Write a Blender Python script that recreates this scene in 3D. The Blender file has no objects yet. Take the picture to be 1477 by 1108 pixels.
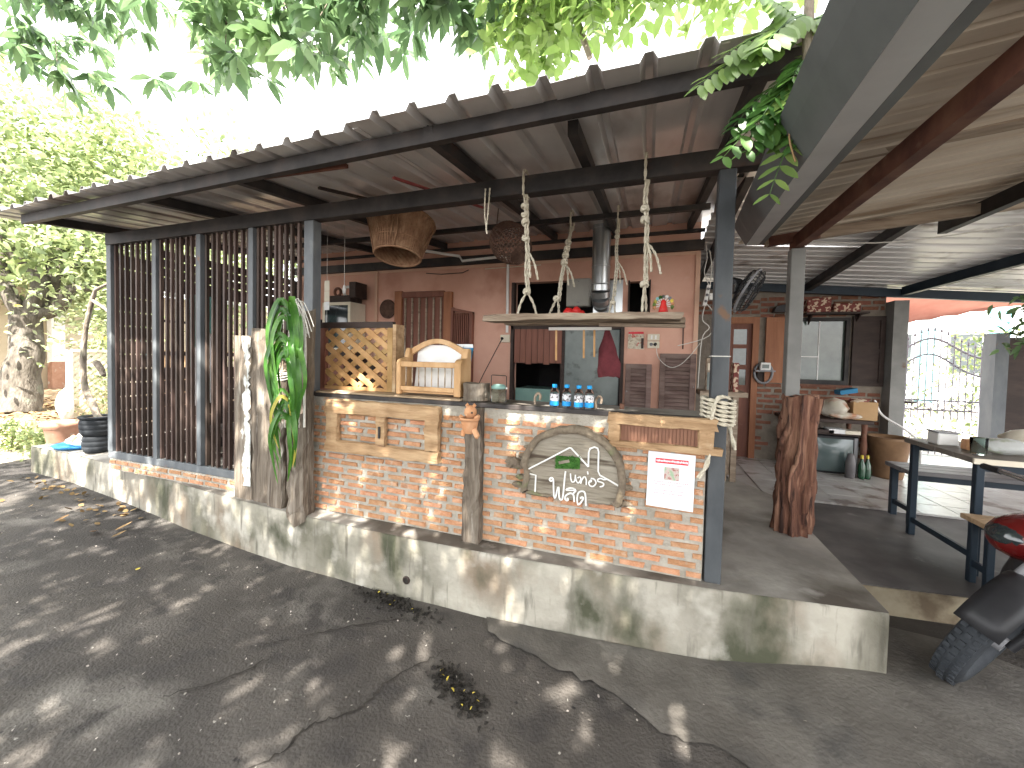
import bpy, bmesh, math, random
import numpy as np
from mathutils import Vector, Matrix, Euler

S = bpy.context.scene
COL = S.collection
R_ = math.radians
PI = math.pi

# ------------------------------------------------------------------ camera
cam = bpy.data.cameras.new('camera')
cam_o = bpy.data.objects.new('camera', cam)
COL.objects.link(cam_o)
cam.sensor_width = 36.0
cam.lens = 13.718
cam.shift_y = -0.0127
cam.clip_start = 0.05
cam.clip_end = 600
_M = ((0.9440996, 0.32887238, 0.0227796), (-0.03181575, 0.02212029, 0.99924894), (0.32812149, -0.94411527, 0.03134708))
cam_o.matrix_world = Matrix(((_M[0][0], _M[1][0], _M[2][0], 0), (_M[0][1], _M[1][1], _M[2][1], 0),
                             (_M[0][2], _M[1][2], _M[2][2], 1.55), (0, 0, 0, 1)))
S.camera = cam_o

# ------------------------------------------------------------------ light
SUN_EL, SUN_AZ = 56.0, 166.0          # azimuth clockwise from +Y (sun stands behind the camera, a little to the right)
sv = Vector((math.sin(R_(SUN_AZ)) * math.cos(R_(SUN_EL)), math.cos(R_(SUN_AZ)) * math.cos(R_(SUN_EL)), math.sin(R_(SUN_EL))))
w = bpy.data.worlds.new('World')
S.world = w
w.use_nodes = True
nt = w.node_tree
bg = nt.nodes['Background']
sky = nt.nodes.new('ShaderNodeTexSky')
sky.sky_type = 'NISHITA'
sky.sun_disc = False
sky.sun_elevation = R_(SUN_EL)
sky.sun_rotation = R_(SUN_AZ)
sky.dust_density = 4.0
sky.air_density = 1.0
sky.ozone_density = 1.0
tcw = nt.nodes.new('ShaderNodeTexCoord')
cn = nt.nodes.new('ShaderNodeTexNoise')
cn.inputs['Scale'].default_value = 2.2
cn.inputs['Detail'].default_value = 7
nt.links.new(tcw.outputs['Generated'], cn.inputs['Vector'])
cr = nt.nodes.new('ShaderNodeMapRange')
cr.inputs['From Min'].default_value = .35
cr.inputs['From Max'].default_value = .62
cr.inputs['To Min'].default_value = .62
cr.inputs['To Max'].default_value = .97
nt.links.new(cn.outputs['Fac'], cr.inputs['Value'])
cm = nt.nodes.new('ShaderNodeMix')
cm.data_type = 'RGBA'
nt.links.new(cr.outputs[0], cm.inputs['Factor'])
nt.links.new(sky.outputs[0], cm.inputs[6])
cm.inputs[7].default_value = (6.0, 6.0, 6.0, 1)
nt.links.new(cm.outputs[2], bg.inputs['Color'])
bg.inputs['Strength'].default_value = 0.15
sun = bpy.data.lights.new('sun', 'SUN')
sun.energy = 5.0
sun.angle = R_(0.53)
sun.color = (1.0, 0.95, 0.86)
sun_o = bpy.data.objects.new('sun', sun)
COL.objects.link(sun_o)
sun_o.rotation_euler = (-sv).to_track_quat('-Z', 'Y').to_euler()
sun_o.location = sv * 40
S.view_settings.view_transform = 'Standard'
S.view_settings.look = 'None'
S.view_settings.exposure = 2.65
S.view_settings.gamma = 1.0
S.view_settings.use_curve_mapping = False
S.cycles.max_bounces = 10
S.cycles.diffuse_bounces = 6
S.cycles.transparent_max_bounces = 12

# ------------------------------------------------------------------ materials
MAT = {}


def nodes(name):
    m = bpy.data.materials.new(name)
    m.use_nodes = True
    t = m.node_tree
    MAT[name] = m
    return m, t, t.nodes['Principled BSDF']


def mk(name, c1, c2=None, c3=None, scale=6.0, rough=0.8, stretch=(1, 1, 1), detail=6.0, bump=0.0, bscale=None, metal=0.0,
       objrand=0.0, spots=None, spec=0.3, island=0.0, trans=0.0, lo=0.35, hi=0.65, emis=None):
    """layered noise material in world space; spots = (colour, scale, threshold, softness)"""
    m, t, b = nodes(name)
    N, L = t.nodes.new, t.links.new
    geo = N('ShaderNodeNewGeometry')
    mp = N('ShaderNodeMapping')
    mp.inputs['Scale'].default_value = stretch
    L(geo.outputs['Position'], mp.inputs['Vector'])
    n1 = N('ShaderNodeTexNoise')
    n1.inputs['Scale'].default_value = scale
    n1.inputs['Detail'].default_value = detail
    n1.inputs['Roughness'].default_value = 0.62
    L(mp.outputs[0], n1.inputs['Vector'])
    rp = N('ShaderNodeValToRGB')
    rp.color_ramp.elements[0].position = lo
    rp.color_ramp.elements[1].position = hi
    rp.color_ramp.elements[0].color = (*c1, 1)
    rp.color_ramp.elements[1].color = (*(c3 or c2 or c1), 1)
    if c3:
        e = rp.color_ramp.elements.new((lo + hi) / 2)
        e.color = (*c2, 1)
    L(n1.outputs['Fac'], rp.inputs[0])
    col = rp.outputs[0]
    for sp in (spots or []):
        sc, ss, th, so = sp[:4]
        ns = N('ShaderNodeTexNoise')
        ns.inputs['Scale'].default_value = ss
        ns.inputs['Detail'].default_value = 9
        mp2 = N('ShaderNodeMapping')
        mp2.inputs['Scale'].default_value = sp[4] if len(sp) > 4 else (1, 1, 1)
        mp2.inputs['Location'].default_value = (ss * 1.7, ss * 0.3, th * 9)
        L(geo.outputs['Position'], mp2.inputs['Vector'])
        L(mp2.outputs[0], ns.inputs['Vector'])
        mr = N('ShaderNodeMapRange')
        mr.inputs['From Min'].default_value = th - so
        mr.inputs['From Max'].default_value = th + so
        L(ns.outputs['Fac'], mr.inputs['Value'])
        mx = N('ShaderNodeMix')
        mx.data_type = 'RGBA'
        L(mr.outputs[0], mx.inputs['Factor'])
        L(col, mx.inputs[6])
        mx.inputs[7].default_value = (*sc, 1)
        col = mx.outputs[2]
    if objrand or island:
        hsv = N('ShaderNodeHueSaturation')
        mr = N('ShaderNodeMapRange')
        if objrand:
            oi = N('ShaderNodeObjectInfo')
            L(oi.outputs['Random'], mr.inputs['Value'])
        else:
            L(geo.outputs['Random Per Island'], mr.inputs['Value'])
        a = objrand or island
        mr.inputs['To Min'].default_value = 1 - a
        mr.inputs['To Max'].default_value = 1 + a
        L(mr.outputs[0], hsv.inputs['Value'])
        mr2 = N('ShaderNodeMapRange')
        L((oi.outputs['Random'] if objrand else geo.outputs['Random Per Island']), mr2.inputs['Value'])
        mr2.inputs['To Min'].default_value = 0.5 + a * 0.04
        mr2.inputs['To Max'].default_value = 0.5 - a * 0.04
        L(mr2.outputs[0], hsv.inputs['Hue'])
        L(col, hsv.inputs['Color'])
        col = hsv.outputs[0]
    L(col, b.inputs['Base Color'])
    b.inputs['Roughness'].default_value = rough
    b.inputs['Metallic'].default_value = metal
    b.inputs['Specular IOR Level'].default_value = spec
    if bump:
        nb = N('ShaderNodeTexNoise')
        nb.inputs['Scale'].default_value = bscale or scale * 4
        nb.inputs['Detail'].default_value = 6
        L(mp.outputs[0], nb.inputs['Vector'])
        bp = N('ShaderNodeBump')
        bp.inputs['Strength'].default_value = bump
        bp.inputs['Distance'].default_value = 0.02
        L(nb.outputs['Fac'], bp.inputs['Height'])
        L(bp.outputs[0], b.inputs['Normal'])
    if trans:
        tr = N('ShaderNodeBsdfTranslucent')
        L(col, tr.inputs['Color'])
        mxs = N('ShaderNodeMixShader')
        mxs.inputs[0].default_value = trans
        L(b.outputs[0], mxs.inputs[1])
        L(tr.outputs[0], mxs.inputs[2])
        L(mxs.outputs[0], t.nodes['Material Output'].inputs['Surface'])
    return m


def glass(name, col, rough=0.05, alpha=None):
    m, t, b = nodes(name)
    b.inputs['Base Color'].default_value = (*col, 1)
    b.inputs['Roughness'].default_value = rough
    b.inputs['Transmission Weight'].default_value = 1.0
    b.inputs['IOR'].default_value = 1.12
    return m


G3 = lambda v: (v, v * 0.97, v * 0.93)
mk('asphalt', (.046, .040, .035), (.068, .060, .053), (.100, .089, .079), scale=1.6, rough=.85, bump=.5, bscale=70, lo=.3, hi=.72,
   spots=[((.030, .027, .026), .55, .56, .10), ((.15, .137, .122), 2.2, .64, .10), ((.26, .245, .22), 34, .72, .015), ((.02, .018, .018), 22, .72, .03), ((.045, .04, .037), 5.5, .60, .05)])
mk('pale_ground', (.30, .26, .21), (.40, .36, .30), scale=2, rough=.9, bump=.4, bscale=40, spots=[((.12, .11, .09), 3, .6, .06)])
mk('apron_concrete', (.078, .070, .061), (.115, .104, .091), (.16, .147, .13), scale=2.2, rough=.88, bump=.35, bscale=50,
   spots=[((.07, .065, .06), 3.5, .6, .07)])
mk('plinth_concrete', (.24, .222, .185), (.315, .293, .245), (.40, .375, .315), scale=1.5, rough=.82, bump=.45, bscale=22, detail=10,
   spots=[((.125, .118, .085), 1.5, .55, .10, (1.3, 1.3, .9)), ((.21, .165, .12), 2.3, .60, .07, (1, 1, .6)), ((.062, .064, .04), 2.4, .605, .07, (1.4, 1.4, .9)),
          ((.44, .415, .36), 3.5, .64, .07), ((.13, .12, .095), 8, .64, .07, (2.5, 2.5, .35))])
mk('slab_top', (.22, .207, .187), (.31, .292, .262), (.39, .367, .33), scale=2.0, rough=.75, bump=.15, bscale=30,
   spots=[((.10, .085, .07), 1.6, .56, .08), ((.36, .34, .31), 4, .68, .05)])
mk('dark_floor', (.13, .123, .117), (.20, .19, .18), scale=1.7, rough=.6, bump=.12, spots=[((.065, .06, .06), 1.5, .55, .1), ((.25, .24, .23), 5, .7, .04)])
mk('step_face', (.30, .25, .17), (.42, .36, .26), scale=5, rough=.9, bump=.4, spots=[((.16, .12, .08), 4, .6, .06)])
mk('mortar', (.28, .255, .21), (.36, .33, .28), (.42, .39, .335), scale=9, rough=.92, bump=.6, bscale=55, spots=[((.46, .29, .18), 7, .68, .05)])
mk('brick', (.40, .195, .10), (.47, .245, .135), (.52, .30, .18), scale=14, rough=.9, objrand=.16, bump=.6, bscale=90,
   spots=[((.50, .40, .31), 15, .68, .07), ((.27, .13, .07), 8, .70, .06)])
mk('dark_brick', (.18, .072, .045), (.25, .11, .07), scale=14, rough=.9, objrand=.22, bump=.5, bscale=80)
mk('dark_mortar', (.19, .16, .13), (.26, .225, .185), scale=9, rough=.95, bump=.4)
mk('pink_plaster', (.55, .305, .225), (.61, .35, .265), (.655, .39, .30), scale=1.4, rough=.88, bump=.08, bscale=14,
   spots=[((.47, .24, .175), 2.4, .66, .09), ((.25, .12, .09), 13, .76, .02), ((.62, .40, .32), 6, .72, .05)])
mk('pink_trim', (.58, .36, .26), (.64, .42, .31), scale=3, rough=.85)
mk('kitchen_dark', (.035, .032, .034), (.055, .05, .05), scale=3, rough=.9)  # near-black: the shade of the unlit room is put into the colour
mk('steel_grey', (.085, .095, .105), (.12, .13, .14), (.155, .165, .17), scale=4, rough=.55, stretch=(1, 1, .4), bump=.06,
   spots=[((.20, .105, .06), 6, .73, .03), ((.21, .22, .22), 3, .70, .05)])
mk('steel_dark', (.040, .046, .052), (.062, .068, .074), (.085, .092, .097), scale=4, rough=.5, stretch=(1, 1, .4), bump=.06,
   spots=[((.15, .085, .05), 6, .73, .03), ((.16, .165, .165), 3, .70, .05)])
mk('post_grey', (.18, .18, .172), (.245, .245, .232), scale=4, rough=.6, spots=[((.17, .10, .065), 6, .72, .04)])
mk('beam_black', (.020, .018, .018), (.035, .031, .030), (.055, .044, .040), scale=5, rough=.6, spots=[((.07, .032, .022), 4, .7, .05)])
mk('beam_rust', (.080, .030, .022), (.135, .055, .036), (.17, .08, .05), scale=6, rough=.7, spots=[((.20, .12, .08), 8, .68, .05)])
mk('baluster', (.042, .028, .023), (.070, .046, .037), (.105, .072, .058), scale=9, stretch=(1, 1, .2), rough=.6, objrand=.25)
mk('roof_metal', (.60, .575, .56), (.69, .67, .655), (.77, .755, .745), scale=2.2, stretch=(1, .5, 1), rough=.28, metal=.35, bump=.05,
   spots=[((.27, .225, .20), 1.9, .60, .07, (1.4, .5, 1)), ((.64, .63, .62), 5, .70, .05)], objrand=.05)
mk('roof_metal_bright', (.70, .70, .70), (.80, .80, .80), scale=3, stretch=(.4, 1, 1), rough=.30, metal=.2, spots=[((.30, .27, .25), 3, .62, .06)])
mk('beige_sheet', (.54, .455, .355), (.62, .54, .44), (.69, .62, .52), scale=2.3, stretch=(.25, 3.5, 1), rough=.8,
   spots=[((.30, .22, .15), 2.2, .63, .06, (.35, 2.5, 1)), ((.66, .61, .54), 3, .68, .05, (.3, 2, 1))], objrand=.06)
mk('gutter_dark', (.075, .080, .080), (.10, .105, .105), scale=5, rough=.55, spots=[((.14, .14, .135), 4, .7, .05)])
mk('gutter_pale', (.50, .52, .53), (.58, .60, .61), scale=4, rough=.45, metal=.3)  # pale tone carries the ground bounce light on the gutter bottom
mk('old_timber', (.105, .082, .062), (.165, .135, .105), (.245, .21, .172), scale=7, stretch=(3.5, 3.5, .28), rough=.92, bump=.9, bscale=22,
   spots=[((.075, .058, .045), 6, .61, .05, (3, 3, .22)), ((.40, .37, .32), 8, .69, .04, (3, 3, .3))])
mk('pale_paint_timber', (.45, .47, .46), (.56, .58, .56), (.64, .65, .62), scale=9, stretch=(2, 2, .4), rough=.85, bump=.5, spots=[((.22, .18, .14), 7, .54, .03, (2.4, 2.4, .7)), ((.30, .26, .21), 16, .58, .03, (2, 2, .7))])
mk('stump_wood', (.090, .040, .028), (.18, .085, .055), (.33, .185, .12), scale=6, stretch=(4, 4, .25), rough=.85, bump=.8, bscale=20,
   spots=[((.035, .018, .014), 7, .60, .05, (3.5, 3.5, .25))])
mk('frame_wood', (.27, .165, .085), (.38, .245, .135), (.47, .325, .19), scale=6, stretch=(.5, 3, 3), rough=.8, bump=.4, bscale=30,
   spots=[((.16, .09, .05), 6, .68, .05, (.5, 3, 3)), ((.52, .40, .26), 5, .70, .05)])
mk('honey_wood', (.40, .235, .105), (.50, .30, .145), (.57, .37, .20), scale=5, stretch=(2, 2, .6), rough=.55, bump=.1)
mk('lattice_wood', (.33, .185, .070), (.43, .25, .105), (.50, .32, .15), scale=7, rough=.7, objrand=.15, bump=.15)
mk('brown_panel', (.18, .085, .055), (.24, .12, .075), scale=9, stretch=(7, 1, .3), rough=.7)
mk('red_door', (.155, .058, .038), (.215, .085, .055), scale=6, stretch=(4, 1, .4), rough=.55)
mk('orange_door', (.25, .095, .042), (.34, .14, .065), scale=6, stretch=(4, 1, .4), rough=.5)
mk('louvre_wood', (.115, .075, .065), (.17, .115, .10), (.22, .16, .14), scale=8, stretch=(.5, 2, 2), rough=.8, objrand=.12)
mk('dark_wood', (.028, .018, .015), (.052, .034, .028), scale=6, stretch=(.6, 2, 2), rough=.65)
mk('plank_wood', (.22, .165, .12), (.33, .26, .195), (.42, .35, .27), scale=6, stretch=(.35, 3, 3), rough=.85, bump=.4, spots=[((.13, .085, .06), 5, .64, .06, (.4, 3, 3))])
mk('counter_wood', (.33, .24, .155), (.45, .345, .24), scale=7, stretch=(.4, 3, 3), rough=.7, bump=.2, spots=[((.20, .13, .08), 6, .66, .05, (.4, 3, 3))])
mk('sign_wood', (.16, .135, .10), (.235, .205, .16), (.30, .27, .22), scale=5, stretch=(.45, 3, 3), rough=.9, bump=.9, bscale=16,
   spots=[((.075, .055, .04), 5, .66, .04, (.35, 3, 4)), ((.17, .17, .11), 4, .68, .05)])
mk('bark', (.13, .105, .08), (.21, .175, .14), (.28, .24, .20), scale=9, stretch=(2, 2, .6), rough=.95, bump=1.0, bscale=20, spots=[((.17, .18, .13), 5, .62, .06)])
mk('tree_bark', (.065, .055, .045), (.11, .095, .078), (.16, .14, .12), scale=7, stretch=(2, 2, .6), rough=.95, bump=1.0, bscale=20, spots=[((.17, .18, .14), 5, .64, .06)])
mk('rim_bark', (.13, .10, .075), (.22, .18, .13), scale=12, rough=.95, bump=1.0, bscale=30, spots=[((.15, .17, .08), 6, .62, .05), ((.33, .26, .17), 8, .66, .04)])
mk('rope', (.52, .47, .36), (.66, .61, .50), scale=60, stretch=(1, 1, .5), rough=.9, bump=.5, bscale=150)
mk('string', (.55, .53, .48), (.66, .64, .60), scale=40, rough=.9)
mk('bamboo', (.20, .105, .058), (.29, .165, .095), (.36, .225, .135), scale=18, stretch=(1, 1, .6), rough=.7, objrand=.12)
mk('bamboo_dark', (.075, .040, .030), (.13, .075, .052), scale=18, rough=.8)
mk('leaf_mango', (.095, .165, .075), (.135, .225, .10), (.19, .29, .12), scale=1.3, rough=.33, island=.35, trans=.45, spec=.5)
mk('leaf_bright', (.13, .225, .05), (.18, .29, .075), (.25, .36, .11), scale=2, rough=.4, objrand=.25, trans=.45, spec=.5)
mk('leaf_dark', (.03, .085, .02), (.055, .14, .028), (.085, .19, .04), scale=3, rough=.4, objrand=.3, trans=.3, spec=.5)
mk('leaf_sunny', (.17, .22, .08), (.30, .36, .17), (.46, .50, .31), scale=.8, rough=.45, island=.4, trans=.4, spec=.4,
   spots=[((.40, .34, .07), 2.2, .70, .03)])
mk('orchid_leaf', (.030, .115, .012), (.055, .175, .020), (.095, .235, .035), scale=9, rough=.35, objrand=.2, trans=.25, spec=.5)
mk('orchid_yellow', (.42, .38, .06), (.50, .44, .10), scale=8, rough=.5, trans=.25)
mk('dry_leaf', (.17, .095, .045), (.26, .155, .075), (.34, .23, .11), scale=12, rough=.8, objrand=.3)
mk('yellow_leaf', (.60, .46, .05), (.68, .55, .10), scale=9, rough=.6)
mk('terracotta', (.42, .19, .085), (.52, .26, .13), (.58, .33, .19), scale=8, rough=.85, bump=.15)
mk('terracotta_dull', (.30, .155, .10), (.40, .23, .16), scale=6, rough=.9, spots=[((.45, .40, .34), 6, .66, .05)])
mk('brown_glaze', (.15, .085, .045), (.26, .155, .085), scale=4, rough=.4)
mk('white_paint', (.74, .73, .70), (.80, .79, .77), scale=5, rough=.6)
mk('white_cloth', (.70, .70, .69), (.80, .80, .80), scale=6, rough=.9, bump=.2)
mk('paper', (.74, .77, .82), (.80, .82, .86), scale=5, rough=.55)
mk('cream', (.62, .56, .44), (.70, .64, .52), scale=5, rough=.7)
mk('red_print', (.62, .045, .06), rough=.6)
mk('dull_red', (.30, .07, .07), (.36, .10, .09), scale=8, rough=.7)
mk('red_ink', (.55, .16, .18), rough=.6)
mk('photo_print', (.30, .11, .08), (.55, .42, .40), (.30, .42, .28), scale=45, rough=.4, detail=2)
mk('picture_print', (.40, .32, .24), (.60, .54, .42), (.28, .22, .16), scale=22, rough=.5, detail=3, spots=[((.45, .05, .04), 14, .62, .03)])
mk('moss', (.035, .12, .02), (.07, .19, .035), scale=60, rough=1, bump=1.0, bscale=120)
mk('blue_card', (.012, .16, .31), (.018, .19, .36), scale=4, rough=.5)
mk('teal_paint', (.17, .46, .44), (.22, .54, .51), scale=4, stretch=(1, 1, .4), rough=.6)
mk('grey_panel', (.15, .175, .17), (.20, .225, .215), (.24, .27, .26), scale=2.5, rough=.5, spots=[((.10, .11, .10), 7, .64, .05)])
mk('sea_green', (.17, .30, .27), (.22, .36, .32), scale=4, rough=.45)
mk('galvanised', (.40, .42, .43), (.50, .52, .53), scale=5, rough=.28, metal=.85, stretch=(1, 1, .3))
mk('box_grey', (.33, .32, .29), (.40, .39, .35), scale=4, rough=.6)
mk('red_plastic', (.52, .022, .02), (.60, .03, .025), scale=4, rough=.35)
mk('dark_red_cloth', (.085, .018, .022), (.13, .028, .034), scale=14, rough=.95, bump=.3)
mk('black_plastic', (.012, .012, .014), (.022, .022, .024), scale=5, rough=.45)
mk('grey_plastic', (.20, .20, .21), (.26, .26, .27), scale=5, rough=.5)
mk('tyre', (.018, .021, .025), (.034, .038, .044), scale=9, rough=.75, bump=.2)
mk('blue_cap', (.01, .30, .66), rough=.4)
mk('blue_tray', (.05, .26, .55), rough=.45)
mk('label_white', (.62, .62, .64), (.10, .085, .085), scale=55, lo=.50, hi=.56, detail=2, rough=.4)
mk('label_blue', (.015, .24, .62), (.03, .42, .80), scale=38, rough=.4)
mk('dark_glass', (.016, .020, .022), (.03, .04, .042), scale=2, rough=.08, spec=.8)
mk('window_mirror', (.035, .05, .045), (.10, .13, .11), scale=3.5, rough=.05, spec=.6, metal=.0)
mk('tv_glass', (.075, .105, .105), (.095, .13, .13), scale=2, rough=.16, spec=.7)
mk('bottle_green', (.008, .055, .022), (.014, .075, .03), scale=5, rough=.12, spec=.8)
mk('carton', (.38, .24, .12), (.45, .29, .155), scale=5, rough=.9)
mk('plastic_bag', (.62, .57, .46), (.74, .70, .62), scale=7, rough=.4, trans=.3, spots=[((.55, .28, .16), 5, .64, .06)])
mk('clear_bag', (.60, .62, .60), (.74, .75, .74), scale=7, rough=.3, trans=.35, spots=[((.28, .34, .10), 6, .52, .06)])
mk('tile_floor', (.44, .42, .40), (.55, .53, .51), scale=5, rough=.24, bump=.06, spots=[((.26, .22, .20), 4, .62, .06)])
mk('steel_navy', (.014, .024, .036), (.022, .035, .050), scale=4, rough=.45)
mk('bench_top', (.15, .14, .145), (.22, .21, .21), scale=5, stretch=(.5, 3, 1), rough=.45)
mk('table_top', (.13, .11, .095), (.20, .175, .15), scale=5, rough=.5)
mk('stool_wood', (.38, .26, .155), (.47, .34, .22), scale=6, stretch=(.5, 3, 2), rough=.6)
mk('iron_gate', (.26, .26, .30), (.33, .33, .37), scale=5, rough=.5)
mk('awning_red', (.30, .12, .09), (.36, .16, .12), scale=4, rough=.8, trans=.2)
mk('house_beige', (.44, .37, .27), (.52, .45, .34), scale=1.5, rough=.9)
mk('far_white', (.70, .71, .72), (.78, .79, .80), scale=1, rough=.8)
mk('far_teal', (.25, .55, .58), rough=.7)
mk('roof_tile_grey', (.34, .34, .35), (.46, .46, .47), scale=4, rough=.7)
mk('terrace_wall', (.42, .30, .21), (.52, .40, .29), scale=4, rough=.95, bump=.5, bscale=25, spots=[((.27, .24, .12), 3.5, .60, .06)])
mk('soil', (.17, .115, .07), (.27, .195, .125), scale=6, rough=1, bump=.8)
mk('moto_red', (.085, .005, .005), (.11, .006, .006), scale=3, rough=.22, spec=.6)
mk('chrome', (.50, .51, .52), rough=.2, metal=.9)
mk('black_debris', (.018, .016, .014), (.035, .03, .025), scale=30, rough=1, bump=.8)
mk('crack', (.020, .017, .015), (.04, .034, .028), scale=20, rough=1)
mk('cobble_gravel', (.16, .14, .12), (.36, .33, .29), scale=20, rough=.9, island=.4)
glass('clear_plastic', (.93, .96, .97), .06)
glass('jar_glass', (.86, .94, .92), .04)

# ------------------------------------------------------------------ mesh helpers
ORG = {}


class MB:
    def __init__(self):
        self.v = []
        self.f = []
        self.sm = []

    def add(self, vs, fs, smooth=False):
        o = len(self.v)
        self.v += [tuple(x) for x in vs]
        self.f += [tuple(i + o for i in f) for f in fs]
        self.sm += [smooth] * len(fs)
        return self

    def box(self, x0, x1, y0, y1, z0, z1):
        vs = [(x, y, z) for z in (z0, z1) for y in (y0, y1) for x in (x0, x1)]
        return self.add(vs, [(0, 2, 3, 1), (4, 5, 7, 6), (0, 1, 5, 4), (2, 6, 7, 3), (0, 4, 6, 2), (1, 3, 7, 5)])

    def obox(self, c, size, M):
        c = Vector(c)
        vs = [c + M @ Vector((sx * size[0] / 2, sy * size[1] / 2, sz * size[2] / 2)) for sz in (-1, 1) for sy in (-1, 1) for sx in (-1, 1)]
        return self.add(vs, [(0, 2, 3, 1), (4, 5, 7, 6), (0, 1, 5, 4), (2, 6, 7, 3), (0, 4, 6, 2), (1, 3, 7, 5)])

    def bar(self, p0, p1, w, h, up=(0, 0, 1)):
        """box from p0 to p1: width w sideways, height h along up (centred)"""
        p0, p1 = Vector(p0), Vector(p1)
        d = p1 - p0
        l = d.length
        d.normalize()
        u = Vector(up)
        s = d.cross(u)
        if s.length < 1e-4:
            s = d.cross(Vector((0, 1, 0)))
        s.normalize()
        u = s.cross(d)
        M = Matrix((s, d, u)).transposed()
        return self.obox((p0 + p1) / 2, (w, l, h), M)

    def tube(self, pts, r, n=8, cap=True, smooth=True, closed=False):
        pts = [Vector(p) for p in pts]
        k = len(pts)
        rs = list(r) if hasattr(r, '__len__') else [r] * k
        if len(rs) != k:
            rs = list(np.interp(np.linspace(0, 1, k), np.linspace(0, 1, len(rs)), rs))
        d0 = (pts[1] - pts[0]).normalized()
        a = d0.orthogonal().normalized()
        vs = []
        for i, p in enumerate(pts):
            if closed:
                d = pts[(i + 1) % k] - pts[i - 1]
            else:
                d = (pts[min(i + 1, k - 1)] - pts[max(i - 1, 0)])
            if d.length < 1e-9:
                d = d0
            d.normalize()
            a = (a - d * a.dot(d))
            if a.length < 1e-6:
                a = d.orthogonal()
            a.normalize()
            b = d.cross(a)
            for j in range(n):
                t = 2 * PI * j / n
                vs.append(p + (a * math.cos(t) + b * math.sin(t)) * rs[i])
        fs = []
        m = k if closed else k - 1
        for i in range(m):
            for j in range(n):
                i2 = (i + 1) % k
                fs.append((i * n + j, i * n + (j + 1) % n, i2 * n + (j + 1) % n, i2 * n + j))
        self.add(vs, fs, smooth)
        if cap and not closed:
            self.add([vs[j] for j in range(n)], [tuple(range(n))[::-1]])
            self.add([vs[(k - 1) * n + j] for j in range(n)], [tuple(range(n))])
        return self

    def lathe(self, prof, c, n=20, M=None, smooth=True, cap=False):
        """prof = [(r, z)...] turned about local z at c"""
        c = Vector(c)
        M = M or Matrix.Identity(3)
        vs = []
        for r, z in prof:
            for j in range(n):
                t = 2 * PI * j / n
                vs.append(c + M @ Vector((r * math.cos(t), r * math.sin(t), z)))
        fs = []
        for i in range(len(prof) - 1):
            for j in range(n):
                fs.append((i * n + j, i * n + (j + 1) % n, (i + 1) * n + (j + 1) % n, (i + 1) * n + j))
        self.add(vs, fs, smooth)
        if cap:
            self.add(vs[:n], [tuple(range(n))[::-1]])
            self.add(vs[-n:], [tuple(range(n))])
        return self

    def prism(self, poly, y0, y1, axis='y'):
        """poly of (a, b) extruded; axis y: (x,z); axis x: (y,z); axis z: (x,y)"""
        n = len(poly)
        f = {'y': lambda a, b, t: (a, t, b), 'x': lambda a, b, t: (t, a, b), 'z': lambda a, b, t: (a, b, t)}[axis]
        vs = [f(a, b, y0) for a, b in poly] + [f(a, b, y1) for a, b in poly]
        fs = [tuple(range(n)), tuple(range(2 * n - 1, n - 1, -1))] + [(i, (i + 1) % n, n + (i + 1) % n, n + i)[::-1] for i in range(n)]
        return self.add(vs, fs)

    def grid(self, P, smooth=True):
        """P[i][j] points"""
        a, b = len(P), len(P[0])
        vs = [p for r in P for p in r]
        return self.add(vs, [(i * b + j, i * b + j + 1, (i + 1) * b + j + 1, (i + 1) * b + j) for i in range(a - 1) for j in range(b - 1)], smooth)

    def jitter(self, a, seed=0):
        rd = random.Random(seed)
        self.v = [(x + rd.uniform(-a, a), y + rd.uniform(-a, a), z + rd.uniform(-a, a)) for x, y, z in self.v]
        return self

    def mesh(self, name, mat, off):
        me = bpy.data.meshes.new(name)
        me.from_pydata([(x - off[0], y - off[1], z - off[2]) for x, y, z in self.v], [], self.f)
        me.polygons.foreach_set('use_smooth', self.sm)
        me.materials.append(MAT[mat])
        me.update()
        bm = bmesh.new()
        bm.from_mesh(me)
        bmesh.ops.recalc_face_normals(bm, faces=bm.faces)
        bm.to_mesh(me)
        bm.free()
        return me

    def build(self, name, mat, parent=None, bevel=0.0, label=None):
        if parent is not None:
            off = ORG[parent.name]
        else:
            xs, ys, zs = zip(*self.v)
            off = ((min(xs) + max(xs)) / 2, (min(ys) + max(ys)) / 2, min(zs))
        o = bpy.data.objects.new(name, self.mesh(name, mat, off))
        COL.objects.link(o)
        ORG[o.name] = off
        if parent is not None:
            o.parent = parent
        else:
            o.location = off
        if bevel:
            b = o.modifiers.new('bevel', 'BEVEL')
            b.width = bevel
            b.segments = 1
            b.limit_method = 'ANGLE'
        if label:
            o['label'] = label
        return o


def tag(o, label, cat, group=None):
    o['label'] = label
    o['category'] = cat
    if group:
        o['group'] = group
    return o


def kind(o, k):
    o['kind'] = k
    return o


def thing(name, label, cat, loc, group=None):
    o = bpy.data.objects.new(name, None)
    o.empty_display_size = .1
    COL.objects.link(o)
    o.location = loc
    ORG[o.name] = tuple(loc)
    return tag(o, label, cat, group)


def B(*a):
    return MB().box(*a)


def kids(o):
    return [c for c in bpy.data.objects if c.parent == o]


def dup(o, loc, rz=None, label=None, scale=None):
    c = o.copy()
    COL.objects.link(c)
    c.location = loc
    if rz is not None:
        c.rotation_euler = (0, 0, rz)
    if scale:
        c.scale = (scale,) * 3
    if label:
        c['label'] = label
    for k in list(o.children):
        d = k.copy()
        COL.objects.link(d)
        d.parent = c
        for g in list(k.children):
            e = g.copy()
            COL.objects.link(e)
            e.parent = d
    return c


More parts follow.
